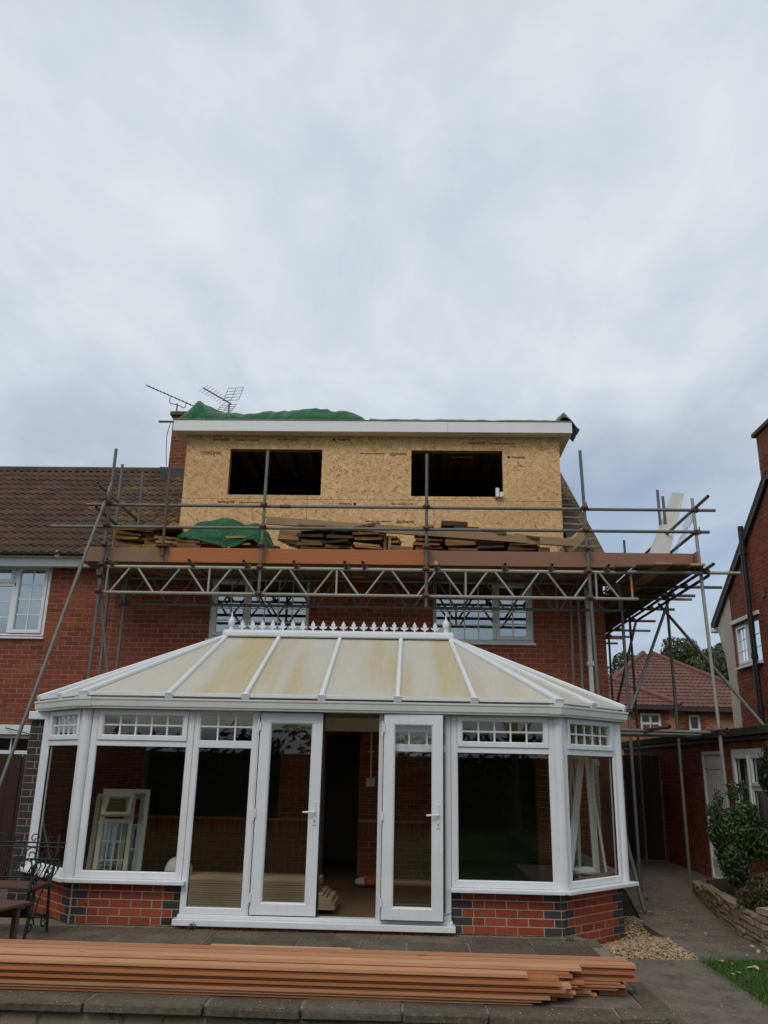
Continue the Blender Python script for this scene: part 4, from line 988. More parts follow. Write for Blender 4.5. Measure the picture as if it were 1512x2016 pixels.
for k, (x0, x1, y, top, tilt, label, mats) in enumerate((
    (-4.72, -4.30, 12.66, 5.19, .08, 'old brown roof tile in the stack nearest the left scaffold corner', OC),
    (-4.30, -3.86, 12.72, 5.14, .20, 'old brown roof tile in the tilted stack behind the rusty upright', OC),
    (-4.05, -3.62, 12.52, 5.06, -.10, 'old brown roof tile in the low stack beside the rusty upright', OC),
    (-3.66, -3.26, 12.52, 5.05, .20, 'old roof tile in the stack under the green sheet, left end', OC),
    (-3.34, -2.94, 12.52, 5.02, -.06, 'ochre roof tile in the stack under the green sheet, middle', ['tile_under']),
    (-2.86, -2.45, 12.52, 5.04, .03, 'ochre roof tile in the stack under the green sheet, right end', ['tile_under', 'tile_loose']),
    (-2.44, -2.06, 12.6, 4.92, .12, 'ochre roof tile in the small heap ending the green sheet', ['tile_under', 'tile_loose']),
    (-1.78, -1.34, 12.60, 5.24, .15, 'dark roof tile in the tall fanned stack below the joist', DK),
    (-1.36, -.92, 12.58, 5.10, .26, 'brown roof tile in the stack tilting down to the right', OC),
    (-1.15, -.72, 12.86, 5.20, .10, 'brown roof tile in the stack set back behind the tilting one', OC),
    (-.92, -.47, 12.64, 5.18, -.02, 'brown roof tile in the neat level stack beside the wooden peg', DK + ['tile_under']),
    (-.36, .02, 12.56, 4.92, .1, 'ochre roof tile in the small heap before the bright gap', ['tile_under']),
    (.02, .46, 12.62, 5.15, .05, 'dark roof tile in the stack behind the middle upright', DK),
    (.50, .98, 12.62, 5.12, .07, 'dark roof tile in the stack right of the middle upright', DK),
    (1.0, 1.46, 12.62, 5.06, -.10, 'dark roof tile in the low stack tilting up to the right', DK),
    (1.47, 1.92, 12.62, 5.05, -.08, 'dark roof tile in the last stack before the pine blocks', DK))):
    stack(x0, x1, y, top, tilt, label, mats, k + 1)
    if k in (0, 1, 7, 8, 10, 12, 13, 14): stack(x0 + .2, x1 + .24, 12.98, top - .03 + .05 * (k % 3), -tilt, 'tile in the rear row, behind the ' + ' '.join(label.split(' in the ')[1].split()[:5]), OC, k + 40)
    rj = random.Random(100 + k)
    if not -3.7 < x0 < -2.0 and k != 11:
        for q in range(2):
            o = place(tile_mesh(rj.choice(['tile_loose', 'tile_under', 'tile_loose']), True), 'roof_tile', None, ((x0 + x1) / 2 - .2 + rj.uniform(-.16, .16), y - .02 + rj.uniform(-.1, .08), top - .01 + q * .04 + rj.uniform(0, .03)), (rj.uniform(-.2, .2), rj.uniform(-.34, .34), R(-90) + rj.uniform(-.5, .5)),
                      label='askew loose tile, %s one, on the %s' % (('lower', 'upper')[q], label.split(' in the ')[1]), category='roof tile', group='loose tiles thrown on the stacks')
            o.scale = (1.05, 1.15, 1)
# tiles standing on edge, leaning
r_ = random.Random(3)
for k in range(8):
    place(tile_mesh('tile_loose' if k % 3 else 'tile_under', True), 'roof_tile', None, (-2.12 + k * .045, 12.62, 5.12 - k * .02), (0, R(48) + r_.uniform(-.05, .05), R(-90)), label=nth(k, 'leftmost') + (' from the left, ' if k else ' ') + 'dark roof tile leaning on edge right of the green sheet', category='roof tile', group='old roof tiles stacked on the platform')
# green sheet over the tiles
mb = MB(); nx, ny = 90, 40; v = []
tt = interp([(-3.66, .40), (-3.55, .58), (-3.40, .68), (-3.15, .77), (-2.85, .76), (-2.6, .66), (-2.44, .68), (-2.3, .56), (-2.2, .38), (-2.1, .10)])
for j in range(ny + 1):
    t = j / ny
    for i in range(nx + 1):
        u = i / nx; x = -3.63 + 1.50 * u; y = 12.22 + .75 * t
        hem = .22 + .34 * abs(u - .5) + .05 * noise.noise(V(x * 3, 0, 4)) - .30 * max(0, u - .8) * 5 * .7
        h = tt(x); s = math.sin(math.pi * min(.5, t * 1.1 + .0)) ** 1.1
        z = PZ + hem * (1 - s) + h * s + (fold(x * 1.1, y * 1.4) - .4) * .10 * min(1, h * 2) ; y -= .10 * (fold(x * 1.1, y * .8 + 4) - .4)
        v.append((x, y, max(z, PZ + .01)))
mb.add(v, [(j * (nx + 1) + i, j * (nx + 1) + i + 1, (j + 1) * (nx + 1) + i + 1, (j + 1) * (nx + 1) + i) for j in range(ny) for i in range(nx)], 0, False)
o = mb.build('tarpaulin', 'tarp', None, label='green tarpaulin thrown over the tiles on the scaffold platform', category='tarpaulin'); o.modifiers.new('s', 'SOLIDIFY').thickness = .004
def single(name, mb, mat, label, cat, group=None): return mb.build(name, mat, None, label=label, category=cat, group=group)
single('timber_joist', MB().beam((-2.31, 12.45, 5.307), (2.46, 12.33, 4.962), .047, .125, c=.004), 'pine_dull', 'long brown timber joist lying aslant above the tile stacks', 'timber')
single('timber_offcut', MB().beam((2.36, 12.40, 4.86), (2.70, 12.66, 5.22), .06, .16, c=.004), 'pine', 'short pale offcut leaning at the end of the long joist', 'timber')
single('timber_block', MB().box(1.94, 2.12, 12.45, 12.6, PZ + .001, 4.92, .004), 'pine', 'pale pine block standing right of the last tile stack', 'timber')
single('timber_offcut', MB().beam((2.16, 12.7, 4.62), (2.44, 12.95, 5.10), .047, .1, c=.003), 'pine_dull', 'pine offcut leaning up behind the pine block', 'timber')
single('timber_offcut', MB().beam((2.0, 13.2, 4.62), (2.05, 13.3, 5.24), .047, .1, (1, 0, 0), c=.003), 'pine', 'upright pine offcut by the dormer foot', 'timber')
single('timber_peg', MB().box(-.46, -.41, 12.5, 12.55, PZ + .001, 5.16, .003), 'pine_dull', 'thin wooden peg standing beside the neat tile stack', 'timber')
single('timber_peg', MB().box(-.38, -.335, 12.46, 12.5, PZ + .001, 5.06, .003), 'pine', 'shorter wooden peg right of the thin one', 'timber')
single('plastic_trim', MB().box(-2.0, .2, 13.32, 13.36, 5.02, 5.075, .004), 'fascia_white', 'white plastic trim strip lying behind the tile stacks', 'trim')
for k in range(2):
    place(tile_mesh('tile_brown', True), 'roof_tile', None, (.45, 12.62, 5.27 + k * .035), (0, 0, R(-90)), label=('lower', 'upper')[k] + ' brown roof tile of the pair set on the long joist', category='roof tile', group='pair of tiles on the joist').scale = (1, 1.22, 1)
single('tile_stack_prop', MB().box(.44, .84, 12.56, 12.68, 5.10, 5.262, .003), 'tile_loose', 'dark tile block under the pair of tiles on the joist', 'roof tile')
pk = thing('white_plank', 'long white plastic plank leaning out over the right guard rails', 'plank', (3.77, 12.6, PZ))
MB().prism([V(3.53, 12.45, 4.62), V(3.85, 12.40, 4.62), V(5.31, 15.6, 6.85), V(5.04, 15.45, 6.83)], (.012, -.022, .016)).build('board', 'plank_grey', pk)
mb = MB(); v = []
for j in range(13):
    for i in range(11):
        u, t = i / 10, j / 12; a = V(3.95, 12.40, 4.72).lerp(V(4.22, 12.15, 5.50), t); b2 = V(4.02, 12.6, 4.75).lerp(V(4.62, 12.9, 5.72), t)
        p = a.lerp(b2, u); p += V(noise.noise(p * 7), noise.noise(p * 6 + V(5, 0, 0)), noise.noise(p * 8 + V(0, 9, 0))) * .06; v.append(p)
mb.add(v, [(j * 11 + i, j * 11 + i + 1, j * 11 + 12 + i, j * 11 + 11 + i) for j in range(12) for i in range(10)], 0, True)
single('plastic_wrap', mb, 'plastic_film', 'torn clear plastic wrap hanging beside the white plank', 'plastic wrap')
single('sealant_tube', MB().box(1.44, 1.50, 13.72, 13.80, 6.155, 6.32, .004), 'upvc', 'small white carton at the right corner of the right dormer opening', 'carton')
single('carton', MB().box(1.51, 1.57, 13.72, 13.80, 6.155, 6.245, .004), 'upvc', 'smaller white box beside the carton in the right dormer opening', 'carton')

# ------------------------------------------------------------------ the conservatory
cs = thing('conservatory', 'large white framed conservatory with stained plastic roof and brick dwarf walls', 'conservatory', (-1, 9.4, 0))
CF = 9.40
A_, B_, A2, B2 = V(-3.60, CF, 0), V(-4.37, 10.20, 0), V(1.60, CF, 0), V(2.42, 10.22, 0)
TF = rotz((0, CF, 0), 0)
angL = math.atan2(A_.y - B_.y, A_.x - B_.x); TLf = rotz(B_, angL); lenL = (A_ - B_).length
angR = math.atan2(B2.y - A2.y, B2.x - A2.x); TRf = rotz(A2, angR); lenR = (B2 - A2).length
# dwarf walls
def qz(ln):
    return lambda row: [(-.005, .105 if row % 2 == 0 else .215), (ln - (.215 if row % 2 == 0 else .105), ln + .005)]
brickwall(cs, (-3.60, CF + .03), 0, 1.225, 0, .402, 'brick_orange', .0804, .225, (), None, 300, mortar='mortar_light', thick=.2, quoin=qz(1.225), part='dwarf_wall')
brickwall(cs, (.445, CF + .03), 0, 1.16, 0, .402, 'brick_orange', .0804, .225, (), None, 300, mortar='mortar_light', thick=.2, quoin=qz(1.16), part='dwarf_wall')
oL = B_ + V(math.sin(angL), -math.cos(angL), 0) * -.03; oR = A2 + V(math.sin(angR), -math.cos(angR), 0) * -.03
brickwall(cs, oL, angL, lenL + .012, 0, .402, 'brick_orange', .0804, .225, (), None, 300, mortar='mortar_light', thick=.18, quoin=qz(lenL + .012), part='dwarf_wall')
brickwall(cs, oR, angR, lenR, -.2412, .402, 'brick_orange', .0804, .225, (), None, 300, mortar='mortar_light', thick=.18, quoin=qz(lenR), part='dwarf_wall')
brickwall(cs, (2.395, 10.27), R(90), 3.10, -.2412, .402, 'brick_orange', .0804, .225, (), None, 300, mortar='mortar_light', thick=.18, quoin=qz(3.10), part='dwarf_wall')
MB().box(-2.37, .44, CF - .05, CF + .2, -.1, .028).build('threshold_wall', 'brick_orange', cs)
# left side: full height brick with a blue quoin end
brickwall(cs, (-4.62, 10.24), 0, .225, 0, 2.09, 'brick_blue', .0804, .225, (), None, 300, mortar='mortar', thick=.05, part='pier',
          quoin=lambda r_: [(0, .225)] if r_ % 2 == 0 else [(0, .11), (.115, .225)])
brickwall(cs, (-4.40, 10.30), R(90), 3.08, 0, 2.2, 'brick_red', .0804, .225, (), lambda p: -p.y, 300, mortar='mortar', thick=.2, part='side_wall')
MB().box(-4.63, -4.36, 10.17, 10.30, 2.095, 2.19, .008).build('pier_cap', 'upvc', cs)
# sills
def seg_sill(T, u0, u1, z0, z1, out, inn=-.05): return MB().box(u0, u1, -out, -inn, z0, z1, .006, T).build('sill', 'upvc', cs)
seg_sill(TF, -3.60, -2.345, .405, .446, .115); seg_sill(TF, .43, 1.60, .405, .446, .115); seg_sill(TLf, -.06, lenL + .045, .404, .4445, .113); seg_sill(TRf, -.045, lenR + .13, .404, .4445, .113); seg_sill(rotz(B2, R(90)), 0, 3.0, .404, .445, .09)
mb = MB(); mb.box(-2.43, .475, CF - .13, CF + .05, .03, .092, .006); mb.box(-2.40, .45, CF - .06, CF + .06, .092, .128, .005); mb.build('door_cill', 'upvc', cs)
# glazed frames
window(cs, TF, -3.535, -2.392, .447, 2.235, [cw(-3.458, -2.467, .52, 1.79, 1, 1, False), cw(-3.455, -2.470, 1.86, 2.175, 5, 2, True)], fw=.075)
window(cs, TF, -2.388, -1.682, .129, 2.234, [cw(-2.322, -1.748, .19, 1.79, 1, 1, False), cw(-2.322, -1.748, 1.87, 2.165, 3, 2, False)], fw=.066)
window(cs, TF, -.278, .436, .129, 2.234, [cw(-.212, .370, .19, 1.79, 1, 1, False), cw(-.212, .370, 1.87, 2.165, 3, 2, False)], fw=.066)
window(cs, TF, .440, 1.565, .447, 2.235, [cw(.512, 1.493, .52, 1.79, 1, 1, False), cw(.514, 1.490, 1.86, 2.175, 5, 2, True)], fw=.073)
window(cs, TLf, .045, lenL - .06, .447, 2.235, [cw(.12, lenL - .135, .52, 1.79, 1, 1, False), cw(.122, lenL - .137, 1.86, 2.175, 5, 2, True)], fw=.074)
window(cs, TRf, .06, lenR - .045, .447, 2.235, [cw(.135, lenR - .12, .52, 1.79, 1, 1, False), cw(.137, lenR - .122, 1.86, 2.175, 5, 2, True)], fw=.074)
window(cs, rotz(B2, R(90)), .06, 1.48, .447, 2.235, [cw(.135, 1.405, .52, 1.79, 1, 1, False), cw(.137, 1.403, 1.86, 2.175, 5, 2, True)], fw=.074)
window(cs, rotz(B2, R(90)), 1.485, 2.94, .447, 2.235, [cw(1.56, 2.865, .52, 1.79, 1, 1, False), cw(1.562, 2.863, 1.86, 2.175, 5, 2, True)], fw=.074)
for p in (A_, A2, B2, B_): MB().tube((p.x, p.y, .446), (p.x, p.y, 2.26), .062, 12).build('corner_post', 'upvc', cs)
for (u, hw) in ((-1.672, .008), (-.312, .033)): MB().box(u - hw, u + hw, CF - .034, CF + .034, .129, 2.236, .004).build('door_post', 'upvc', cs)
MB().box(-1.66, -.347, CF - .032, CF + .034, 2.188, 2.237, .004).build('door_head', 'upvc', cs)
def door(T, w0, w1, hinge_left, label, hs):
    mb = MB(); mb.ring(w0, w1, .137, 2.18, prof(.122, -.03, .042, .016), T); d_ = mb.build('door', 'upvc', cs, label=label)
    MB().box(w0 + .115, w1 - .115, -.004, .004, .25, 2.066, 0, T).build('pane', 'glass', d_)
    MB().ring(w0 - .007, w1 + .007, .130, 2.187, [(0, -.025), (0, .036), (.009, .036), (.009, -.025)], T).build('gasket', 'gasket', d_)
    hx = w1 - .052 if hs > 0 else w0 + .052
    h_ = MB(); h_.box(hx - .016, hx + .016, -.054, -.042, 1.02, 1.26, .004, T); h_.tube(T @ V(hx, -.05, 1.155), T @ V(hx, -.085, 1.155), .010, 8); h_.tube(T @ V(hx, -.082, 1.155), T @ V(hx - .125 * hs, -.088, 1.150), .010, 8); h_.build('handle', 'upvc', d_)
    MB().box(hx - .004, hx + .004, -.056, -.052, 1.045, 1.075, 0, T).build('keyhole', 'gasket', d_)
    for z in (.30, 1.13, 2.03):
        u = w0 - .012 if hinge_left else w1 + .012; g = MB(); g.box(u - .016, u + .022, -.062, -.043, z - .045, z + .045, .004, T); g.tube(T @ V(u - .004, -.06, z - .075), T @ V(u - .004, -.06, z + .075), .011, 8); g.build('hinge', 'upvc', d_)
    return d_
door(TF, -1.655, -.965, True, 'closed left leaf of the glazed double doors', 1)
TD = rotz((-.288, CF - .085, 0), R(-1.6)); dr = door(TD, 0, .638, True, 'right door leaf folded flat back against the frame', 1)
MB().box(-.960, -.945, CF - .03, CF + .03, .137, 2.185, .002).build('gasket', 'gasket', dr)
MB().path([V(.36, 9.28, .19), V(.41, 9.30, .20), V(.445, 9.36, .21)], .004, 6).build('door_hook', 'iron', dr)
# eaves beam, gutter, roof
EP = [V(-4.53, 13.36, 0), V(-4.53, 10.215, 0), V(-3.625, 9.275, 0), V(1.60, 9.275, 0), V(2.52, 10.195, 0), V(2.52, 13.36, 0)]
def sweep(mb, pts, prf):
    n = len(pts); rings = []
    for i, p in enumerate(pts):
        d0 = (pts[i] - pts[i - 1]).normalized() if i else (pts[1] - pts[0]).normalized(); d1_ = (pts[i + 1] - pts[i]).normalized() if i < n - 1 else d0
        n0 = V(d0.y, -d0.x, 0); n1_ = V(d1_.y, -d1_.x, 0); mvec = (n0 + n1_); mvec /= max(.3, mvec.length_squared / 2)
        rings.append([p + mvec * a + V(0, 0, b_) for a, b_ in prf])
    k = len(prf); v = [q for r_ in rings for q in r_]
    f = [(i * k + j, i * k + (j + 1) % k, (i + 1) * k + (j + 1) % k, (i + 1) * k + j) for i in range(n - 1) for j in range(k)] + [tuple(range(k))[::-1], tuple(range((n - 1) * k, n * k))]
    return mb.add(v, f)
sweep(MB(), EP, [(-.16, 2.238), (-.055, 2.238), (-.045, 2.30), (-.16, 2.30)]).build('eaves_beam', 'upvc', cs)
gu = sweep(MB(), EP, [(-.045, 2.305), (-.04, 2.20), (-.015, 2.188), (.028, 2.188), (.034, 2.203), (.045, 2.215), (.052, 2.27), (.062, 2.285), (.062, 2.303), (.050, 2.303), (.046, 2.29), (.036, 2.225), (.02, 2.205), (-.02, 2.205), (-.033, 2.305)]).build('gutter', 'upvc_old', cs)
for p, dd in ((EP[2], (V(1, 0, 0), V(-.69, .72, 0))), (EP[3], (V(-1, 0, 0), V(.71, .70, 0)))):
    sweep(MB(), [p + dd[1] * .10, p, p + dd[0] * .10] if p.x > 0 and False else ([p + dd[1] * .10, p, p + dd[0] * .10] if p.x < 0 else [p + dd[0] * .10, p, p + dd[1] * .10]), [(-.03, 2.186), (.030, 2.182), (.052, 2.208), (.06, 2.268), (.067, 2.28), (.067, 2.308), (.03, 2.306), (-.03, 2.306)]).build('gutter_joint', 'upvc_old', gu)
ZE, ZR = 2.335, 3.285
def ev(p): return V(p.x, p.y, ZE)
RLp, RRp = V(-2.57, 11.36, ZR), V(.545, 11.36, ZR)
e = [ev(p) for p in EP]
def fr_(x): return V(x, 9.275, ZE)
def rg(x): return V(x, 11.36, ZR)
feet = [-2.675, -1.822, -.982, -.147, .690]; tops = [-2.55, -1.822, -.982, -.147, .525]
pl = [[e[2], fr_(feet[0]), rg(tops[0])]] + [[fr_(feet[i]), fr_(feet[i + 1]), rg(tops[i + 1]), rg(tops[i])] for i in range(4)] + [[fr_(feet[4]), e[3], rg(tops[4])]]
mL, mR = (e[1] + e[2]) / 2, (e[3] + e[4]) / 2
pl += [[e[1], mL, RLp], [mL, e[2], RLp], [e[3], mR, RRp], [mR, e[4], RRp], [e[0], e[1], RLp], [e[4], e[5], RRp]]
BW = V(-2.57, 13.37, 2.62), V(.545, 13.37, 2.62)
pl += [[RLp, RRp, BW[1], BW[0]], [e[0] + V(0, 0, .02), RLp, BW[0]], [RRp, e[5] + V(0, 0, .02), BW[1]]]
for q in pl: MB().prism(q, (0, 0, .018)).build('roof_panel', 'polycarb', cs)
MB().prism([e[0] + V(0, .02, -.02), BW[0] + V(-.0, .02, 0), BW[1] + V(0, .02, 0), e[5] + V(0, .02, -.02)], (0, .012, 0)).build('wall_flashing', 'lead', cs)
def bar(p, q, w_=.052, h_=.05, nm='glazing_bar'):
    d = (q - p).normalized(); up = V(0, 0, 1); b_ = MB().beam(p - d * .03 + V(0, 0, .035), q + V(0, 0, .03), w_, h_, c=.012).build(nm, 'upvc', cs)
    MB().beam(p - d * .038 + V(0, 0, .018), p - d * .02 + V(0, 0, .018), w_ + .035, .075, c=.006).build('end_cap', 'upvc', b_)
for i in range(5): bar(fr_(feet[i]), rg(tops[i]))
for p, q in ((e[2], RLp), (e[3], RRp)): bar(p, q, .085, .05, 'hip_bar')
for p, q in ((mL, RLp), (mR, RRp), (e[1], RLp), (e[4], RRp)): bar(p, q, .06, .05, 'hip_bar')
for a, b_ in ((e[1], e[2]), (e[2], e[3]), (e[3], e[4])):
    MB().beam(a + V(0, 0, .012), b_ + V(0, 0, .012), .03, .040, c=.003).build('edge_trim', 'upvc', cs)
# interior face of the wall behind, beam and floor
MB().box(-4.38, 2.36, 13.20, 13.395, 2.14, 2.34, .004).build('wall_beam', 'upvc_cream', cs)
MB().prism([(-4.38, 13.39, -.1), (-4.38, 10.40, -.1), (-3.50, CF + .10, -.1), (1.50, CF + .10, -.1), (2.26, 10.32, -.1), (2.26, 13.39, -.1)], (0, 0, .13)).build('floor', 'carpet', cs)
mb = MB(); mb.box(-.625, -.597, 13.375, 13.398, 1.43, 2.14); mb.box(-.68, -.54, 13.35, 13.399, 1.33, 1.46, .008); mb.box(-.66, -.56, 13.37, 13.398, 1.84, 1.855); mb.build('cable_conduit', 'upvc_cream', cs)
# ridge with cresting and finials
rd = MB().beam(RLp + V(-.03, 0, .055), RRp + V(.03, 0, .055), .16, .075, c=.014).build('ridge', 'upvc', cs)
mb = MB(); mb.beam(RLp + V(-.02, 0, .105), RRp + V(.02, 0, .105), .03, .03); mb.build('ridge_cap', 'upvc', rd)
fl = [(-.012, 0), (-.012, .03), (-.030, .030), (-.050, .045), (-.060, .068), (-.048, .060), (-.034, .062), (-.020, .055), (-.030, .085), (-.012, .115), (0, .142), (.012, .115), (.030, .085), (.020, .055), (.034, .062), (.048, .060), (.060, .068), (.050, .045), (.030, .030), (.012, .03), (.012, 0)]
mb = MB(); mb.prism([(a, -.009, b_) for a, b_ in fl], (0, .018, 0)); FM = mb.mesh('cresting_fleur', 'upvc'); bm_fix(FM)
for k in range(20): place(FM, 'cresting_fleur', rd, (-2.345 + k * (2.665 / 19), 11.36, ZR + .117))
FP = [(.034, 0), (.034, .06), (.030, .065), (.036, .075), (.026, .085), (.030, .095), (.046, .125), (.050, .150), (.044, .180), (.028, .205), (.016, .225), (.010, .245), (.014, .252), (.010, .262), (.006, .285), (.001, .315)]
for x in (-2.50, .47): MB().lathe((x, 11.36, ZR + .07), FP, 12).build('finial', 'upvc', rd)

# ------------------------------------------------------------------ things inside the conservatory
cl = ['chipboard']
for k in range(12):
    x1 = -.98 + (.10 if k in (5, 6) else .16 if k < 5 else 0) - .012 * k + random.uniform(-.02, .02)
    single('chipboard_sheet', MB().box(-2.62 + random.uniform(-.01, .01), x1 if k < 9 else -1.03, 10.12 + random.uniform(-.006, .006), 10.74, .085 + k * .0245, .085 + k * .0245 + .0215, .002), 'chipboard',
           'topmost chipboard sheet of the stack behind the doors' if k == 11 else ORD[11 - k] + ' chipboard sheet from the top of the stack behind the doors', 'board', 'chipboard sheets on the conservatory floor')
for x in (-2.4, -1.15): single('timber_bearer', MB().box(x, x + .1, 10.14, 10.72, .031, .083, .002), 'pine_dull', 'timber bearer under the %s end of the chipboard stack' % ('left' if x < -2 else 'right'), 'timber')
def lean_window(p, ang, tilt, wd, ht, label, open_top):
    t_ = thing('old_window', label, 'window frame', p)
    T = Matrix.Translation(p) @ Matrix.Rotation(ang, 4, 'Z') @ Matrix.Rotation(tilt, 4, 'X')
    MB().ring(0, wd, 0, ht, prof(.06, -.03, .03), T).build('frame', 'upvc_cream', t_)
    MB().box(wd * .62, wd * .62 + .05, -.02, .02, .05, ht - .05, 0, T).build('mullion', 'upvc_cream', t_); MB().box(.05, wd * .62, -.021, .021, ht * .68, ht * .68 + .05, 0, T).build('transom', 'upvc_cream', t_)
    g = MB()
    for k in range(1, 4): g.box(.06 + (wd * .62 - .06) * k / 4 - .006, .06 + (wd * .62 - .06) * k / 4 + .006, -.008, .008, .06, ht * .68, 0, T)
    for k in range(1, 4): g.box(.06, wd * .62, -.009, .009, ht * .17 * k, ht * .17 * k + .012, 0, T); g.box(wd * .62 + .05, wd - .06, -.009, .009, ht * .22 * k, ht * .22 * k + .012, 0, T)
    g.build('glazing_bar', 'upvc_cream', t_); MB().box(.05, wd - .05, .002, .008, .05, ht * .68, 0, T).build('pane', 'glass', t_)
    if open_top:
        T2 = T @ Matrix.Translation((.05, -.03, ht - .06)) @ Matrix.Rotation(R(-38), 4, 'X'); MB().ring(0, wd * .6, -ht * .28, 0, prof(.05, -.02, .02), T2).build('top_light', 'upvc_cream', t_)
        MB().box(.045, wd * .6 - .045, -.002, .004, -ht * .28 + .045, -.045, 0, T2).build('pane', 'glass', t_)
lean_window(V(-3.86, 10.78, .035), R(8), R(-9), .58, 1.27, 'cream old window with its top light hanging open, leaning inside the left bay', True)
lean_window(V(-4.02, 11.0, .035), R(4), R(-8), .62, 1.20, 'second cream old window behind the one with the open light', False)
single('timber_sheet', MB().beam((-4.20, 11.05, .035), (-4.28, 11.18, 1.22), .16, .05, (0, -1, 0), c=.004), 'upvc_cream', 'narrow cream panel standing in the left bay behind the corner post', 'panel')
bgm = MB(); v = []; nx, ny = 14, 10
def blob(mb, c, rx, ry, rz, n=14, m_=9, nz=.08):
    v = []
    for j in range(m_ + 1):
        ph = -math.pi / 2 + math.pi * j / m_
        for i in range(n):
            th = 2 * math.pi * i / n; d = V(math.copysign(abs(math.cos(th)) ** .6, math.cos(th)) * math.cos(ph), math.copysign(abs(math.sin(th)) ** .6, math.sin(th)) * math.cos(ph), math.sin(ph)); q = 1 + nz * noise.noise(d * 2.3 + V(*c))
            v.append(V(c[0] + d.x * rx * q, c[1] + d.y * ry * q, c[2] + d.z * rz * q))
    return mb.add(v, [(j * n + i, j * n + (i + 1) % n, (j + 1) * n + (i + 1) % n, (j + 1) * n + i) for j in range(m_) for i in range(n)], 0, True)
pb = thing('plaster_bag', 'white and red paper bag lying on the floor inside the doorway', 'bag', (-.5, 12.5, .03))
blob(MB(), (-.56, 12.5, .10), .20, .16, .065).build('sack', 'bag_paper', pb); blob(MB(), (-.54, 12.48, .104), .13, .15, .066, nz=.05).build('print_panel', 'bag_red', pb)
sk = thing('rubble_sack', 'small white sack with a yellow mark behind the left doors', 'bag', (-2.62, 10.3, .03))
blob(MB(), (-2.70, 10.42, .42), .16, .12, .16).build('sack', 'upvc_old', sk); MB().box(-2.66, -2.60, 10.28, 10.30, .34, .42, .004).build('mark', 'yellow_cap', sk); blob(MB(), (-2.70, 10.42, .16), .15, .13, .15).build('sack_base', 'upvc_old', sk)
for k, (p0, p1, w_, lab) in enumerate((((1.889, 10.15, .50), (2.261, 10.9, 1.817), .085, 'thick white painted post leaning inside the right bay'), ((1.80, 10.1, .632), (2.065, 10.8, 1.812), .05, 'pale trim length just left of the thick leaning post'),
        ((1.781, 10.05, .90), (1.977, 10.7, 1.809), .05, 'cream trim length leaning farthest left in the right bay'), ((1.849, 10.2, .543), (2.167, 11.0, 1.817), .04, 'thin cream trim just behind the thick leaning post'), ((2.261, 10.5, .60), (2.308, 10.8, 1.787), .05, 'white trim standing nearly upright at the right of the bay'),
        ((2.308, 10.55, .608), (2.363, 10.85, 1.788), .03, 'slim cream trim beside the nearly upright white trim'), ((2.39, 10.6, .65), (2.34, 10.9, 1.789), .03, 'slim white trim farthest right in the bay'), ((2.183, 11.0, .896), (2.271, 11.3, 1.804), .04, 'cream trim in the middle of the right bay'))):
    p0, p1 = V(*p0), V(*p1); p0.x -= .10; p1.x -= .12; d = (p1 - p0).normalized(); p0 = p0 - d * ((p0.z - .05) / d.z); p1 = p1 + d * .22
    if p0.y - 9.56 < p0.x - 1.6: p0 = p0.lerp(p1, .16)
    single('leaning_trim', MB().beam(p0, p1, w_, .03 if k else .07, (0, -1, 0), c=.003), ('upvc_old', 'upvc_cream')[k % 2], lab, 'trim')
MB_ = MB(); blob(MB_, (1.98, 10.16, .55), .14, .06, .05, nz=.5); single('rag_bundle', MB_, 'upvc_old', 'crumpled white rag on the inner sill of the right bay', 'rag')
single('timber_offcut', MB().beam((1.85, 9.88, .46), (2.30, 10.30, .50), .12, .06, c=.004), 'pine_dull', 'timber offcut lying along the inner sill of the right bay', 'timber')

# ------------------------------------------------------------------ cedar boards on the patio
random.seed(21)
BT, BWd = .0205, .142
def cedar(x1, y, z, label, rz=0.0, x0=None, yw=BWd):
    x0 = -5.2 + random.uniform(-.1, .1) if x0 is None else x0
    mb = MB(); pr = [(0, 0), (0, BT * .45), (.008, BT * .45), (.008, BT), (yw - .004, BT), (yw, BT * .8), (yw, 0)]
    cx_ = (x0 + x1) / 2; mb.prism([(x0 - cx_, a, b_) for a, b_ in pr], (x1 - x0, 0, 0)); me = mb.mesh('cladding_board', 'cedar'); bm_fix(me)
    o = place(me, 'cladding_board', None, (cx_, y, z), (random.uniform(-.01, .01), 0, rz + random.uniform(-.0015, .0015)), label=label, category='board', group='orange cladding boards on the patio')
    return o
GEN = 'orange cladding board inside the %s pile of boards on the patio'
BT2 = BT + .0016; JY = .022
ends_c = [.91, .95, 1.02, 1.10, 1.14, 1.20, 1.12, 1.08]
for k in range(8): cedar(ends_c[k] + random.uniform(-.02, .02), 6.80 + random.uniform(-JY, JY), .002 + k * BT2, nth(k, 'lowest') + (' board up' if k else ' orange board') + ' in the front row of the patio timber pile', R(-.35) + random.uniform(-.002, .002))
cedar(.87, 6.80, .002 + 8 * BT2, 'pale orange board on top of the front pile, shortest at its right end', R(-.35))
for k in range(9): cedar((1.10, 1.22, 1.24, 1.18, 1.26, 1.31, 1.16, 1.22, 1.20)[k], 6.960 + random.uniform(-JY, JY), .002 + k * BT2, nth(k, 'lowest') + (' board up' if k else ' orange board') + ' in the middle row of the patio timber pile', R(-.35))
cedar(1.29, 6.955, .002 + 9 * BT2, 'pale orange board topping the middle pile', R(-.35))
for k in range(9):
    for q in (0, 1): cedar((1.40, 1.36, 1.60, 1.62, 1.60, 1.74, 1.70, 1.72, 1.71)[k] + random.uniform(-.03, .03), 7.108 + q * .147 + random.uniform(-.012, .012), .002 + k * BT2, nth(k, 'lowest') + (' board up' if k else ' orange board') + ' in the %s of the patio timber pile' % ('rear row, rearmost column', 'rear row, nearer column')[1 - q], R(-.35) + random.uniform(-.002, .002))
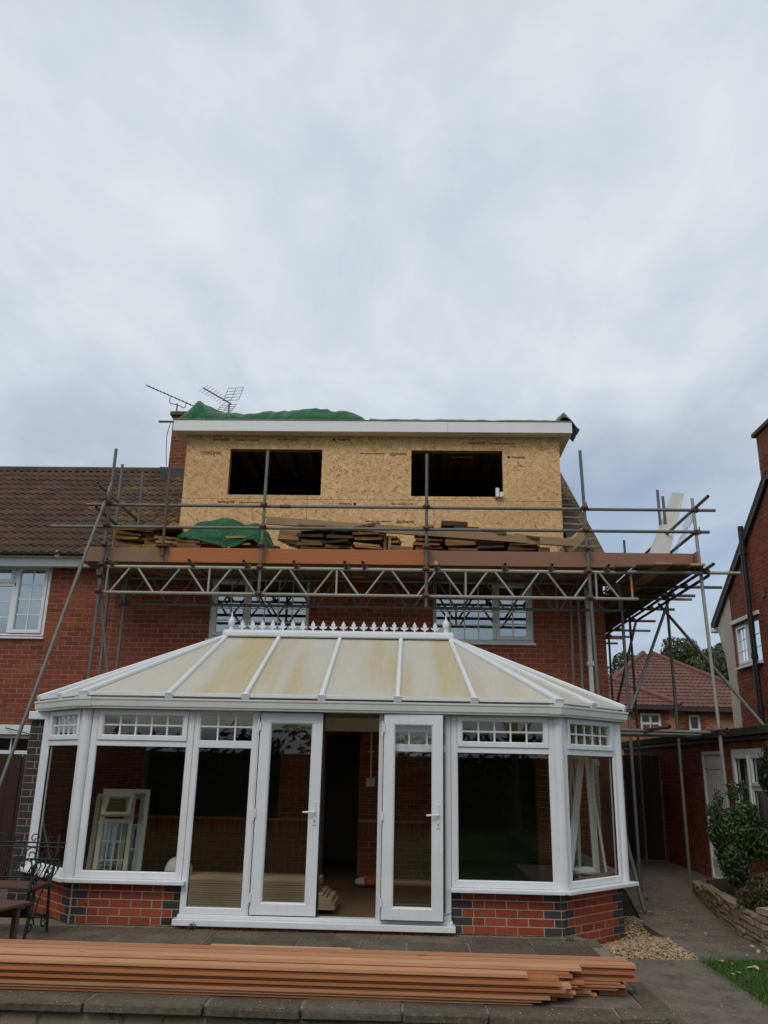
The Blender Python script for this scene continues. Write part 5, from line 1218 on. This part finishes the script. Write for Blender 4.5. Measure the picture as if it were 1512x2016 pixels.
for q, lab in ((0, 'orange board on top of the rear pile, nearer one'), (1, 'orange board on top of the rear pile, rearmost one')): cedar(1.73 - .02 * q, 7.105 + q * .146, .002 + 9 * BT2, lab, R(-.35))
cedar(-.46, 7.36, .002 + 9.2 * BT2, 'short thin orange board lying at the back edge of the pile', R(-.35), -1.6, .06)
for k in range(1): single('timber_bearer', MB().box(1.45, 1.66, 7.14, 7.3, .002, .046, .002), 'cedar_end', 'dark board under the right end of the rear pile', 'board')

# ------------------------------------------------------------------ iron bench and little table at the left
def scroll(c, r0, turns, ax1, ax2, n=22, flip=1):
    return [Vector(c) + Vector(ax1) * (r0 * (1 - .8 * t / n) * math.cos(flip * 2 * math.pi * turns * t / n)) + Vector(ax2) * (r0 * (1 - .8 * t / n) * math.sin(flip * 2 * math.pi * turns * t / n)) for t in range(n + 1)]
bn = thing('garden_bench', 'ornate black iron bench with dark wooden seat slats at the left edge', 'bench', (-4.2, 8.7, 0))
xa, xz = -3.58, -5.2
for x in (xa, xz):
    mb = MB(); mb.path([V(x, 8.94, 0), V(x, 8.90, .2), V(x, 8.86, .44), V(x, 8.93, .66), V(x, 8.97, .9)], .014, 7)
    mb.path([V(x, 8.42, 0), V(x, 8.46, .2), V(x, 8.40, .44), V(x, 8.44, .60), V(x, 8.48, .66)], .014, 7); mb.path([V(x, 8.92, .66), V(x, 8.7, .69), V(x, 8.5, .68), V(x, 8.40, .64), V(x, 8.42, .58), V(x, 8.46, .60)], .013, 7)
    mb.path([V(x, 8.86, .44), V(x, 8.40, .44)], .013, 7); mb.path(scroll((x, 8.5, .52), .06, 1.4, (0, 1, 0), (0, 0, 1)), .007, 6); mb.path(scroll((x, 8.76, .55), .075, 1.4, (0, 1, 0), (0, 0, 1), flip=-1), .007, 6)
    mb.path(scroll((x, 8.52, .12), .08, 1.3, (0, 1, 0), (0, 0, 1)), .008, 6); mb.path(scroll((x, 8.82, .14), .08, 1.3, (0, 1, 0), (0, 0, 1), flip=-1), .008, 6)
    mb.path([V(x, 8.58, .2), V(x, 8.64, .34), V(x, 8.72, .42)], .008, 6); mb.build('end_frame', 'iron', bn)
mb = MB()
for z, y in ((.82, 8.955), (.78, 8.945), (.50, 8.88)): mb.tube((xz, y, z), (xa + (.08 if z > .6 else 0), y, z), .008, 7)
for k in range(9):
    x = xz + .14 + k * .175; f_ = 1 if k % 2 else -1
    mb.path(scroll((x, 8.93, .70), .085, 1.6, (1, 0, 0), (0, .12, 1), flip=f_), .0065, 6); mb.path(scroll((x + .06, 8.91, .57), .065, 1.4, (1, 0, 0), (0, .12, 1), flip=-f_), .006, 6); mb.path(scroll((x, 8.96, .86), .05, 1.0, (1, 0, 0), (0, .12, 1), flip=f_), .006, 6)
mb.build('backrest', 'iron', bn)
mb = MB()
for k in range(7):                                # leaf sprays at the right arm
    a = V(xa - .12 + .045 * k, 8.62, .70); mb.path([a, a + V(.02, 0, -.06), a + V(-.01, 0, -.12), a + V(-.04, 0, -.17)], lambda i: .009 - .0015 * i, 6)
mb.path([V(xa - .16, 8.62, .70), V(xa + .16, 8.62, .70)], .009, 6); mb.path([V(xa + .12, 8.62, .70), V(xa + .15, 8.62, .78), V(xa + .13, 8.62, .84)], .008, 6); mb.path([V(xa - .04, 8.6, .52), V(xa - .02, 8.56, .30), V(xa - .03, 8.5, .05)], .016, 7); mb.build('arm_ornament', 'iron', bn)
for k in range(5): MB().box(xz - .02, xa + .03, 8.42 + k * .09, 8.49 + k * .09, .452, .474, .004).build('seat_slat', 'bench_wood', bn)
tb = thing('garden_table', 'small dark wooden table in front of the iron bench', 'table', (-3.9, 7.8, 0))
TT_ = rotz((-3.9, 7.82, 0), R(-14))
MB().box(-.42, .50, -.26, .26, .395, .425, .006, TT_).build('table_top', 'table_wood', tb)
for (x, y) in ((-.36, -.2), (.40, -.2), (-.36, .2), (.40, .2)): MB().box(x - .025, x + .025, y - .025, y + .025, .002, .394, .004, TT_).build('leg', 'table_wood', tb)
MB().box(-.36, .40, -.21, -.19, .33, .394, 0, TT_).build('apron', 'table_wood', tb)

# ------------------------------------------------------------------ fence and clutter left of the conservatory
fe = thing('boundary_fence', 'dark maroon boarded fence between the two gardens, left of the conservatory', 'fence', (-5.6, 12.2, 0))
for k in range(11):
    x = -6.75 + k * .17; MB().box(x, x + .164, 12.2 + (k % 2) * .012, 12.222 + (k % 2) * .012, 0, 1.70, .003).build('board', 'dark_maroon', fe)
MB().box(-6.8, -4.88, 12.224 + .014, 12.28, 1.3, 1.38).build('rail', 'dark_maroon', fe)
for x in (-6.85, -4.86): MB().box(x, x + .09, 12.19, 12.28, 0, 1.78, .005).build('post', 'gate_wood', fe)
MB().path([V(-6.4, 13.3, 2.1), V(-6.0, 13.2, 2.02), V(-5.5, 13.1, 1.86), V(-5.1, 13.0, 1.82)], .008, 5).build('overhead_cable', 'black_plastic', None, label='black cable drooping across the neighbour lintel', category='cable')
sheet('neighbour_yard', [(-12, 9.7), (-4.82, 9.7), (-4.82, 13.4), (-12, 13.4)], -.02, -.33, 'concrete', label='shaded paved yard left of the conservatory')

# ------------------------------------------------------------------ outbuilding on the right
OX = 5.0
ob = thing('outbuilding', 'single storey brick outbuilding with flat mossy roof at the right', 'outbuilding', (OX, 15, 0))
O0 = 20.4
oops = [(O0 - 14.97, O0 - 14.02, -.05, 1.98), (O0 - 13.62, O0 - 11.7, .82, 1.99)]
brickwall(ob, (OX, O0), R(-90), 10.6, -.3, 2.12, 'brick_red', .0775, .228, oops, lambda p: (10 if inframe(p) and p.z > -.05 and p.y > 11.9 else 0) - abs(p.y - 13.4) * .5, 300, thick=.2, soldier=[(O0 - 15.2, O0 - 11.4, 1.99, 2.115)])
MB().box(OX + .01, 8.5, O0 - .2, O0, -.3, 2.1).build('end_wall', 'brick_red', ob)
MB().box(OX - .12, 8.6, 9.7, O0 + .1, 2.17, 2.29, .01).build('roof', 'roof_felt', ob); MB().box(OX - .07, OX - .03, 9.75, O0 + .05, 2.11, 2.168, .004).build('fascia', 'bungalow_eave', ob)
TO = rotz((OX + .02, O0, 0), R(-90))
mb = MB(); mb.ring(O0 - 14.97, O0 - 14.02, -.04, 1.98, prof(.06, -.05, .03), TO); d_ = mb.build('door', 'paint_white', ob)
for k in range(8):
    u = O0 - 14.905 + k * .1025; MB().box(u, u + .0995, .0, .03, .02, 1.92, .006, TO).build('door_plank', 'paint_white', d_)
for z in (.2, 1.7): MB().box(O0 - 14.90, O0 - 14.09, -.014, -.001, z, z + .11, .004, TO).build('ledge', 'paint_white', d_)
TO2 = rotz((OX + .03, O0, 0), R(-90))
window(ob, TO2, O0 - 13.62, O0 - 11.7, .82, 1.99, [cw(O0 - 13.53, O0 - 12.95, .91, 1.90, 1, 1, True), cw(O0 - 12.88, O0 - 12.25, .91, 1.40, 1, 1, False), cw(O0 - 12.88, O0 - 12.25, 1.47, 1.90, 1, 1, True), cw(O0 - 12.18, O0 - 11.79, .91, 1.90, 1, 1, False)], 'paint_white', 'glass', .085, sill=.12)
mb = MB(); v = []
for i in range(120):
    y = 13.55 - i * .0155; xx = OX + .16 + .018 * math.sin(i * .9) + .01 * math.sin(i * 2.3); v += [(xx, y, .86), (xx, y, 1.95)]
mb.add(v, [(2 * i, 2 * i + 2, 2 * i + 3, 2 * i + 1) for i in range(119)], 0, True); cu_ = mb.build('net_curtain', 'curtain', ob); cu_.modifiers.new('s', 'SOLIDIFY').thickness = .003
mb = MB(); mb.box(OX + 1.2, OX + 1.25, 9.9, 20.2, -.2, 2.1); mb.box(OX + .25, OX + 1.2, 9.9, 20.2, -.25, -.2); mb.build('inner_room', 'plaster_dark', ob)
gtd = thing('side_gate', 'dark boarded gate closing the passage between house and outbuilding', 'gate', (4.0, 17.5, 0))
for k in range(13): MB().box(3.16 + k * .14, 3.295 + k * .14, 17.5 + .01 * (k % 2), 17.525 + .01 * (k % 2), .0, 1.95, .003).build('board', 'gate_wood', gtd)
MB().box(3.16, 4.97, 17.537, 17.58, 1.5, 1.6).build('rail', 'gate_wood', gtd)

# ------------------------------------------------------------------ house at the right edge
GX = 7.0
rh = thing('gable_house', 'red brick gable end with cream corner strip at the right edge', 'house', (GX, 16, 0))
G0, GN = 18.25, 12.4; ER_, RIDY, RIDZ, EVY = .655, 15.55, 7.25, 19.2
def gclip(z):
    zt = RIDZ - .03
    if z < 4.95: return (0, G0 - GN)
    if z > zt: return None
    ya = RIDY + (RIDZ - z) / ER_; yb = RIDY - (RIDZ - z) / ER_
    a, b_ = max(0, G0 - ya), min(G0 - GN, G0 - yb)
    return (a, b_) if b_ > a + .05 else None
gops = [(G0 - 18.14, G0 - 16.84, 3.78, 4.70)]
brickwall(rh, (GX, G0), R(-90), G0 - GN, -.3, 7.2, 'brick_red', .0765, .228, gops, lambda p: (10 if inframe(p) and p.z > 2.2 else 0) - .15 * abs(p.y - 16.2), 300, thick=.2, clip=gclip)
TG = rotz((GX + .05, G0, 0), R(-90))
window(rh, TG, G0 - 18.13, G0 - 16.85, 3.785, 4.695, [cw(.18, .72, 3.85, 4.635, 2, 3, True), cw(.78, 1.34, 3.85, 4.635, 2, 3, False)], 'upvc', 'glass_upper', .055, sill=.12, bars=.014)
MB().box(GX - .05, GX + .02, 16.76, 18.24, 4.72, 4.80, .004).build('lintel', 'paint_white', rh)
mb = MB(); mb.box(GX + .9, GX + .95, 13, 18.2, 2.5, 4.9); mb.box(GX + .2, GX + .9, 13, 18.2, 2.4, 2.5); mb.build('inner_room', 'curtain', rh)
MB().prism([V(GX + .0, 18.252, -.3), V(GX, 18.7, -.3), V(GX, 18.72, 3.6), V(GX, 18.80, 4.15), V(GX, 19.0, 4.5), V(GX, 19.15, 4.9), V(GX, 18.252, 5.47)], (.3, 0, 0)).build('corner_strip', 'render_cream', rh)
MB().box(GX + .1, 14, 18.45, 18.6, -.3, 4.9).build('rear_wall', 'render_cream', rh)
for s in (1, -1):
    a, b_ = V(GX - .08, RIDY, RIDZ + .06), V(GX - .08, RIDY + s * (EVY + .1 - RIDY), RIDZ + .06 - (EVY + .1 - RIDY) * ER_)
    MB().prism([a, b_, b_ + V(7, 0, 0), a + V(7, 0, 0)], (0, 0, .09)).build('roof', 'tile_brown', rh)
    MB().beam(a + V(.03, 0, -.06), b_ + V(.03, 0, -.06), .05, .10, (0, 0, 1)).build('verge', 'bungalow_eave', rh)
MB().box(GX - .1, GX + 2, 19.16, 19.30, 4.72, 4.83, .02).build('gutter', 'upvc', rh)
brickwall(rh, (GX + .02, 16.0), R(-90), 1.0, 6.9, 8.24, 'brick_red', .0765, .228, (), None, 60, thick=.6, part='chimney_stack')
brickwall(rh, (GX + .62, 16.0), R(180), .60, 6.9, 8.24, 'brick_red', .0765, .228, (), None, 60, thick=.05, part='chimney_side', prop=.007)
MB().box(GX - .05, GX + .7, 14.95, 16.07, 8.24, 8.33, .01).build('chimney_cap', 'coping', rh)
mb = MB(); mb.tube((GX - .09, 17.0, 2.2), (GX - .09, 17.0, 6.1), .055, 12); mb.tube((GX - .09, 17.0, 6.1), (GX - .09, 17.0, 6.62), .06, 12)
for z in (3.9, 6.05, 2.9): mb.tube((GX - .09, 17.0, z - .05), (GX - .09, 17.0, z + .05), .07, 12)
mb.build('soil_pipe', 'black_plastic', rh)
MB().box(GX - .02, GX + .01, 16.35, 16.5, 5.0, 5.12).build('vent', 'black_plastic', rh)

# ------------------------------------------------------------------ bungalow beyond
bu = thing('bungalow', 'orange brick bungalow with hipped red tile roof beyond the scaffold', 'bungalow', (8, 26.5, -.3))
BYy = 26.0; ez = 3.50
wob = MB(); wb_open = [(6.80, 7.40, 2.72, 3.30), (8.35, 8.68, 2.45, 3.30)]
for (a, b_, c, d) in rect_minus((4.5, 7.85, -.3, ez - .05), wb_open): wob.box(a, b_, BYy - .55, BYy - .35, c, d)
for (a, b_, c, d) in rect_minus((7.85, 12.5, -.3, ez - .05), wb_open): wob.box(a, b_, BYy - .15, BYy + .05, c, d)
wob.box(7.80, 7.849, BYy - .5, BYy, -.3, ez - .05); wob.build('wall', 'bungalow_brick', bu)
for (x0, x1, z0, z1, y, c, r_) in ((6.80, 7.40, 2.72, 3.30, BYy - .50, 2, 2), (8.35, 8.68, 2.45, 3.30, BYy - .10, 1, 2)):
    window(bu, rotz((0, y, 0), 0), x0, x1, z0, z1, [cw(x0 + .06, x1 - .06, z0 + .06, z1 - .06, c, r_, False)], 'upvc', 'glass', .06, bars=.06)
    MB().box(x0 - .05, x1 + .05, y + .3, y + .34, z0, z1).build('curtain', 'curtain', bu)
    s_ = MB()
    k = x0 - .08
    while k < x1 + .08: s_.box(k, k + .062, y - .066, y - .03, z1 + .01, z1 + .22); k += .075
    s_.build('soldier_course', 'brick_red', bu)
    for q in range(9):
        for sx_ in (x0 - .02, x1 + .02): MB().box(sx_ - (.22 if (q % 2) else .11) * (1 if sx_ < (x0 + x1) / 2 else 0), sx_ + (.22 if (q % 2) else .11) * (0 if sx_ < (x0 + x1) / 2 else 1), y - .062, y - .03, z0 + q * .08, z0 + q * .08 + .066).build('quoin_brick', 'brick_red', bu)
MB().box(4.3, 7.95, BYy - .80, BYy - .72, ez - .10, ez + .01).build('gutter', 'bungalow_eave', bu); MB().box(7.96, 12.6, BYy - .42, BYy - .34, ez - .11, ez).build('gutter', 'bungalow_eave', bu)
def course_roof(name, poly3, rows, parent, mat='tile_red'):
    """poly3: eave left, eave right, top right, top left (top may be one point): stepped tile courses"""
    a, b_, c, d = [Vector(p) for p in poly3]; nrm = (b_ - a).cross(d - a).normalized(); mb = MB()
    if nrm.z < 0: nrm = -nrm
    base = MB().prism([a, b_, c, d] if (c - d).length > .01 else [a, b_, c], (0, 0, -.05)).build(name, mat, parent)
    for k in range(rows):
        t0, t1 = k / rows, (k + 1) / rows; p0, p1, q0, q1 = a.lerp(d, t0), b_.lerp(c, t0), a.lerp(d, t1), b_.lerp(c, t1)
        L_ = (p1 - p0).length; n = max(1, int(L_ / .15)); h0 = nrm * .055; h1 = nrm * .012
        for i in range(n):
            u0, u1, um = i / n, (i + 1) / n, (i + .5) / n
            P0, P1, Pm = p0.lerp(p1, u0), p0.lerp(p1, u1), p0.lerp(p1, um); Q0, Q1, Qm = q0.lerp(q1, u0), q0.lerp(q1, u1), q0.lerp(q1, um)
            mb.add([P0 + h0 * .6, Pm + h0, P1 + h0 * .6, Q1 + h1, Qm + h1 * 2.4, Q0 + h1, P0, P1], [(0, 1, 4, 5), (1, 2, 3, 4), (6, 7, 2, 1, 0)], random.random() * .98 + .01)
    mb.build('tile_courses', mat, base, kind='stuff')
apx = (7.30, 29.5, 5.42)
course_roof('roof', [(5.2, BYy - .4, ez), (11.2, BYy - .4, ez), (8.42, 29.5, 5.58), (8.14, 29.5, 5.58)], 17, bu)
course_roof('roof_hip', [(5.2, 33, ez), (5.2, BYy - .4, ez), (8.14, 29.5, 5.58), (8.14, 29.5, 5.58)], 15, bu)
course_roof('roof_hip', [(11.2, BYy - .4, ez), (11.2, 33, ez), (8.42, 29.5, 5.58), (8.42, 29.5, 5.58)], 15, bu)
course_roof('porch_roof', [(3.0, BYy - .78, ez), (7.95, BYy - .78, ez), (6.15, BYy + .9, ez + .98), (5.9, BYy + .9, ez + .98)], 8, bu)
course_roof('rear_roof', [(9.0, BYy + 3, 3.6), (15, BYy + 3, 3.6), (14, BYy + 6, 4.65), (9.5, BYy + 6, 4.65)], 6, bu)
for p, q in (((11.2, BYy - .4, ez + .06), (8.42, 29.5, 5.63)), ((5.2, BYy - .4, ez + .06), (8.14, 29.5, 5.63)), ((7.95, BYy - .78, ez + .05), (6.15, BYy + .9, ez + 1.03))): MB().tube(p, q, .09, 8).build('hip_tile', 'tile_red', bu)
MB().path([V(-20, 42, 7.4), V(0, 40, 5.9), V(8, 38, 5.4), V(14, 36, 5.6)], .012, 4).build('telephone_wire', 'black_plastic', None, label='thin wire crossing the sky above the bungalow roof', category='wire')

# ------------------------------------------------------------------ planting
def leaves(mb, blobs, n, size, seed, droop=.0, shell=.55):
    r_ = random.Random(seed); tot = sum(b_[3] * b_[4] * b_[5] for b_ in blobs)
    for b_ in blobs:
        for i in range(int(n * b_[3] * b_[4] * b_[5] / tot)):
            d = V(r_.gauss(0, 1), r_.gauss(0, 1), r_.gauss(0, 1)).normalized(); q = shell + (1.06 - shell) * r_.random() ** .6
            p = V(b_[0] + d.x * b_[3] * q, b_[1] + d.y * b_[4] * q, b_[2] + d.z * b_[5] * q)
            p += V(noise.noise(p * 1.3), noise.noise(p * 1.3 + V(7, 0, 0)), noise.noise(p * 1.3 + V(0, 7, 0))) * .35 * min(b_[3:6])
            nrm = (d + V(r_.gauss(0, .6), r_.gauss(0, .6), r_.gauss(0, .6))).normalized(); a = nrm.orthogonal().normalized(); c = nrm.cross(a); t = r_.uniform(0, 6.3)
            a, c = a * math.cos(t) + c * math.sin(t), c * math.cos(t) - a * math.sin(t); s = size * r_.uniform(.6, 1.3)
            mb.add([p - a * s, p - c * s * .45 + nrm * s * .1, p + a * s, p + c * s * .45 + nrm * s * .1], [(0, 1, 2, 3)], r_.random() * .98 + .01)
    return mb
def tree(name, label, base, h, blobs, n, size, mat, seed, cat='tree', group=None, tr=.16):
    t_ = thing(name, label, cat, base, group); r_ = random.Random(seed); mb = MB(); b0 = V(*base)
    top = b0 + V(0, 0, h * .6); mid = b0 + V(r_.uniform(-.1, .1), r_.uniform(-.1, .1), h * .3)
    mb.tube(b0, mid, tr, 9, tr * .8); mb.tube(mid, top, tr * .8, 9, tr * .5)
    for b_ in blobs:
        s = mid.lerp(top, r_.uniform(.3, 1)); e_ = V(*b_[:3]); m_ = s.lerp(e_, .5) + V(0, 0, .1); mb.tube(s, m_, tr * .4, 6, tr * .26); mb.tube(m_, e_, tr * .26, 6, tr * .1)
    mb.build('trunk', 'bark', t_); leaves(MB(), blobs, n, size, seed).build('crown', mat, t_)
    return t_
def bl(seed, cx_, cy_, cz_, R_, n, r0, zs=.8):
    r_ = random.Random(seed); out = []
    for i in range(n):
        d = V(r_.gauss(0, 1), r_.gauss(0, 1), r_.gauss(0, 1)).normalized() * R_ * r_.random() ** .4; q = r0 * r_.uniform(.6, 1.2); out.append((cx_ + d.x, cy_ + d.y, cz_ + d.z * zs, q, q, q * .85))
    return out
tree('leafy_tree', 'dark leafy tree standing behind the bungalow roof', (12.4, 38, -.3), 6, bl(1, 12.4, 38, 5.5, 1.7, 16, .8), 16000, .10, 'leaf_tree', 1, group='trees behind the bungalow')
tree('leafy_tree', 'tree with olive leaves at the right end of the row behind the bungalow', (15.0, 39, -.3), 7, bl(2, 14.8, 39, 5.5, 1.9, 18, .9), 16000, .10, 'leaf_tree', 2, group='trees behind the bungalow')
tree('leafy_tree', 'sparse tree showing left of the bungalow ridge', (11.0, 42, -.3), 6, bl(3, 11.0, 42, 6.0, 1.4, 10, .6), 5200, .10, 'leaf_tree', 3, group='trees behind the bungalow')
tree('leafy_tree', 'small tree just clearing the corner of the brick house', (8.6, 36, -.3), 5.2, bl(4, 8.5, 36, 5.0, .9, 7, .5), 2000, .09, 'leaf_tree', 4, group='trees behind the bungalow')
def shrub(name, label, base, blobs, n, size, mat, seed, stems=8):
    t_ = thing(name, label, 'shrub', base); r_ = random.Random(seed); mb = MB()
    for k in range(stems):
        b_ = r_.choice(blobs); s = V(*base) + V(r_.uniform(-.08, .08), r_.uniform(-.08, .08), 0); e_ = V(*b_[:3]) + V(r_.uniform(-1, 1) * b_[3], r_.uniform(-1, 1) * b_[4], r_.uniform(.2, .9) * b_[5]); m_ = s.lerp(e_, .5) + V(0, 0, .06)
        mb.tube(s, m_, .012, 5, .009); mb.tube(m_, e_, .009, 5, .004)
    mb.build('stems', 'bark', t_); leaves(MB(), blobs, n, size, seed, shell=.35).build('foliage', mat, t_)
shrub('leafy_shrub', 'glossy green shrub growing in front of the white outbuilding door', (4.10, 11.3, .17), [(4.06, 11.3, .92, .31, .30, .30), (4.02, 11.25, .62, .20, .24, .32), (4.2, 11.2, 1.12, .2, .22, .17), (3.90, 11.4, 1.14, .10, .12, .16), (4.32, 11.2, .85, .17, .2, .26), (4.12, 11.3, 1.42, .09, .09, .13), (3.93, 11.3, 1.32, .06, .08, .14), (4.24, 11.25, 1.42, .07, .08, .14)], 9000, .028, 'leaf_shrub', 5, 18)
shrub('climbing_ivy', 'ivy mass hanging over the outbuilding window at the right edge', (4.85, 10.9, .17), [(4.62, 10.9, 1.62, .26, .3, .36), (4.72, 10.8, 1.25, .22, .3, .3), (4.60, 10.95, 1.9, .16, .2, .2), (4.75, 10.9, .95, .16, .25, .2)], 6000, .034, 'leaf_ivy', 6, 12)
shrub('heather_bush', 'brownish heather bush spilling over the low stone wall', (3.95, 9.55, .17), [(3.80, 9.55, .42, .30, .38, .22), (3.66, 9.7, .32, .16, .3, .18), (4.05, 9.4, .45, .28, .3, .2), (3.64, 9.35, .26, .12, .2, .16), (4.2, 9.9, .5, .25, .3, .2)], 9000, .028, 'leaf_heath', 7, 10)
t_ = thing('strappy_plant', 'pale strap leaved plant between the shrub and the heather', 'plant', (4.15, 10.4, .17)); r_ = random.Random(9); mb = MB()
for k in range(46):
    a = r_.uniform(0, 6.3); l = r_.uniform(.25, .5); o_ = V(4.15 + r_.uniform(-.12, .12), 10.4 + r_.uniform(-.12, .12), .17); d = V(math.cos(a), math.sin(a), 0); pts = [o_ + d * l * t * .8 + V(0, 0, l * (1.5 * t - 1.25 * t * t)) for t in (0, .35, .7, 1)]; s = V(-d.y, d.x, 0) * .008
    mb.add([q for i, p in enumerate(pts) for q in (p - s * (1 - .3 * i), p + s * (1 - .3 * i))], [(0, 1, 3, 2), (2, 3, 5, 4), (4, 5, 7, 6)], r_.random() * .6 + .4)
mb.build('leaf_blades', 'leaf_heath', t_)
# weeds in the joints
for k, (x, y, z, lab) in enumerate(((-2.22, 9.24, 0, 'tiny green weed under the left end of the door cill'), (1.62, 9.22, -.03, 'small green weed at the foot of the right bay corner'), (1.78, 6.52, -.06, 'green weed at the right end of the coping'), (-2.05, 6.55, -.1, 'green weed growing in the retaining wall joint'))):
    t_ = thing('weed', lab, 'weed', (x, y, z)); leaves(MB(), [(x, y, z + .035, .06, .05, .035)], 46, .016, 30 + k, shell=.1).build('leaf_tuft', 'leaf_shrub', t_)
# fallen leaves on path and lawn
lm = MB(); lm.add([(-.045, 0, 0), (-.015, -.025, .008), (.03, -.018, .012), (.05, 0, .004), (.03, .022, .010), (-.015, .027, .006)], [(0, 1, 2, 3, 4, 5)]); LM = lm.mesh('fallen_leaf', 'leaf_yellow')
r_ = random.Random(12)
for (x, y) in [(3.25, 10.6), (3.30, 10.55), (3.18, 9.9), (3.32, 9.2), (2.9, 9.75), (3.38, 9.0), (3.02, 12.6), (3.2, 12.3), (3.3, 12.0), (2.9, 11.1), (3.0, 11.0), (2.95, 11.25), (2.85, 11.2), (3.1, 11.1), (3.42, 9.25), (3.2, 8.8)] + [(r_.uniform(2.75, 3.3), r_.uniform(7.6, 8.55)) for _ in range(8)]:
    o = place(LM, 'fallen_leaf', None, (x, y, -.008 if y > 8.6 else .004), (r_.uniform(-.3, .3), r_.uniform(-.3, .3), r_.uniform(0, 6)), label='small yellow fallen leaf on the %s' % ('concrete path' if y > 8.6 else 'lawn edge'), category='leaf', group='yellow leaves fallen at the right'); s = r_.uniform(.35, .85); o.scale = (s, s, s)
# garden behind the photographer, seen only mirrored in the glass
hg = thing('garden_hedge', 'dark hedge closing the garden behind the photographer', 'hedge', (0, -11, -.34))
leaves(MB(), [(-14 + 2.0 * k, -11.5, .9, 1.5, .7, 1.9 + .25 * math.sin(k * 1.7)) for k in range(15)], 9000, .17, 40, shell=.7).build('foliage', 'leaf_hedge', hg); MB().box(-15, 15, -11.6, -11.4, -.34, 2.0).build('inner_mass', 'leaf_hedge', hg)
tree('garden_tree', 'garden tree mirrored in the right conservatory pane', (3.2, -7.5, -.34), 5, bl(8, 3.2, -7.5, 4.0, 1.5, 9, .8), 3500, .13, 'leaf_hedge', 8)

gf = thing('reflection_fence', 'unseen dark timber fence added left of the garden to darken the bay glass reflection', 'fence', (-9.3, 1, -.34))  # unseen fence, added so the left bay glass mirrors something dark
for k in range(14): MB().box(-9.3, -9.25, -11 + k * 1.78, -9.24 + k * 1.78, -.34, 2.1).build('panel', 'gate_wood', gf)

for k, (x, y, zt, lab) in enumerate(((1.70, 6.2, -.02, 'dark pointed plant tip rising before the patio corner'), (2.13, 6.2, -.03, 'second dark plant tip rising beside the patio corner'))):
    t_ = thing('border_plant', lab, 'plant', (x, y, -.34)); mb = MB(); rr = random.Random(60 + k)
    for q in range(6):
        a = q * 1.05 + .3; d = V(math.cos(a), math.sin(a), 0) * (.012 + .05 * (q > 0)); h = (zt + .34) * (1 if q == 0 else rr.uniform(.5, .8)); sd_ = V(-math.sin(a), math.cos(a), 0) * .022; o_ = V(x, y, -.34)
        mb.add([o_ - sd_ * .5, o_ + sd_ * .5, o_ + d * .6 + sd_ + V(0, 0, h * .6), o_ + d + V(0, 0, h), o_ + d * .6 - sd_ + V(0, 0, h * .6)], [(0, 1, 2, 4), (4, 2, 3)], rr.random() * .5)
    mb.build('leaf_blades', 'leaf_heath', t_)

gt_ = MB()
for i in range(700):
    x = rnd.uniform(-4.2, 2.5); y = rnd.choice((rnd.uniform(7.4, 9.3), 9.3 - abs(rnd.gauss(0, .12)), rnd.uniform(6.5, 6.75)))
    if x > 1.88: y = rnd.uniform(6.6, 8.5)
    pebble(gt_, (x, y, .004), rnd.uniform(.003, .008))
for i in range(260):
    y = rnd.uniform(8.9, 13); x = rnd.uniform(2.7, 3.4) + (y - 9) * .1; pebble(gt_, (x, y, -.012), rnd.uniform(.004, .011))
gt_.build('site_grit', 'pebble', None, kind='stuff', label='scattered grit and crumbs on the patio and path', category='grit')
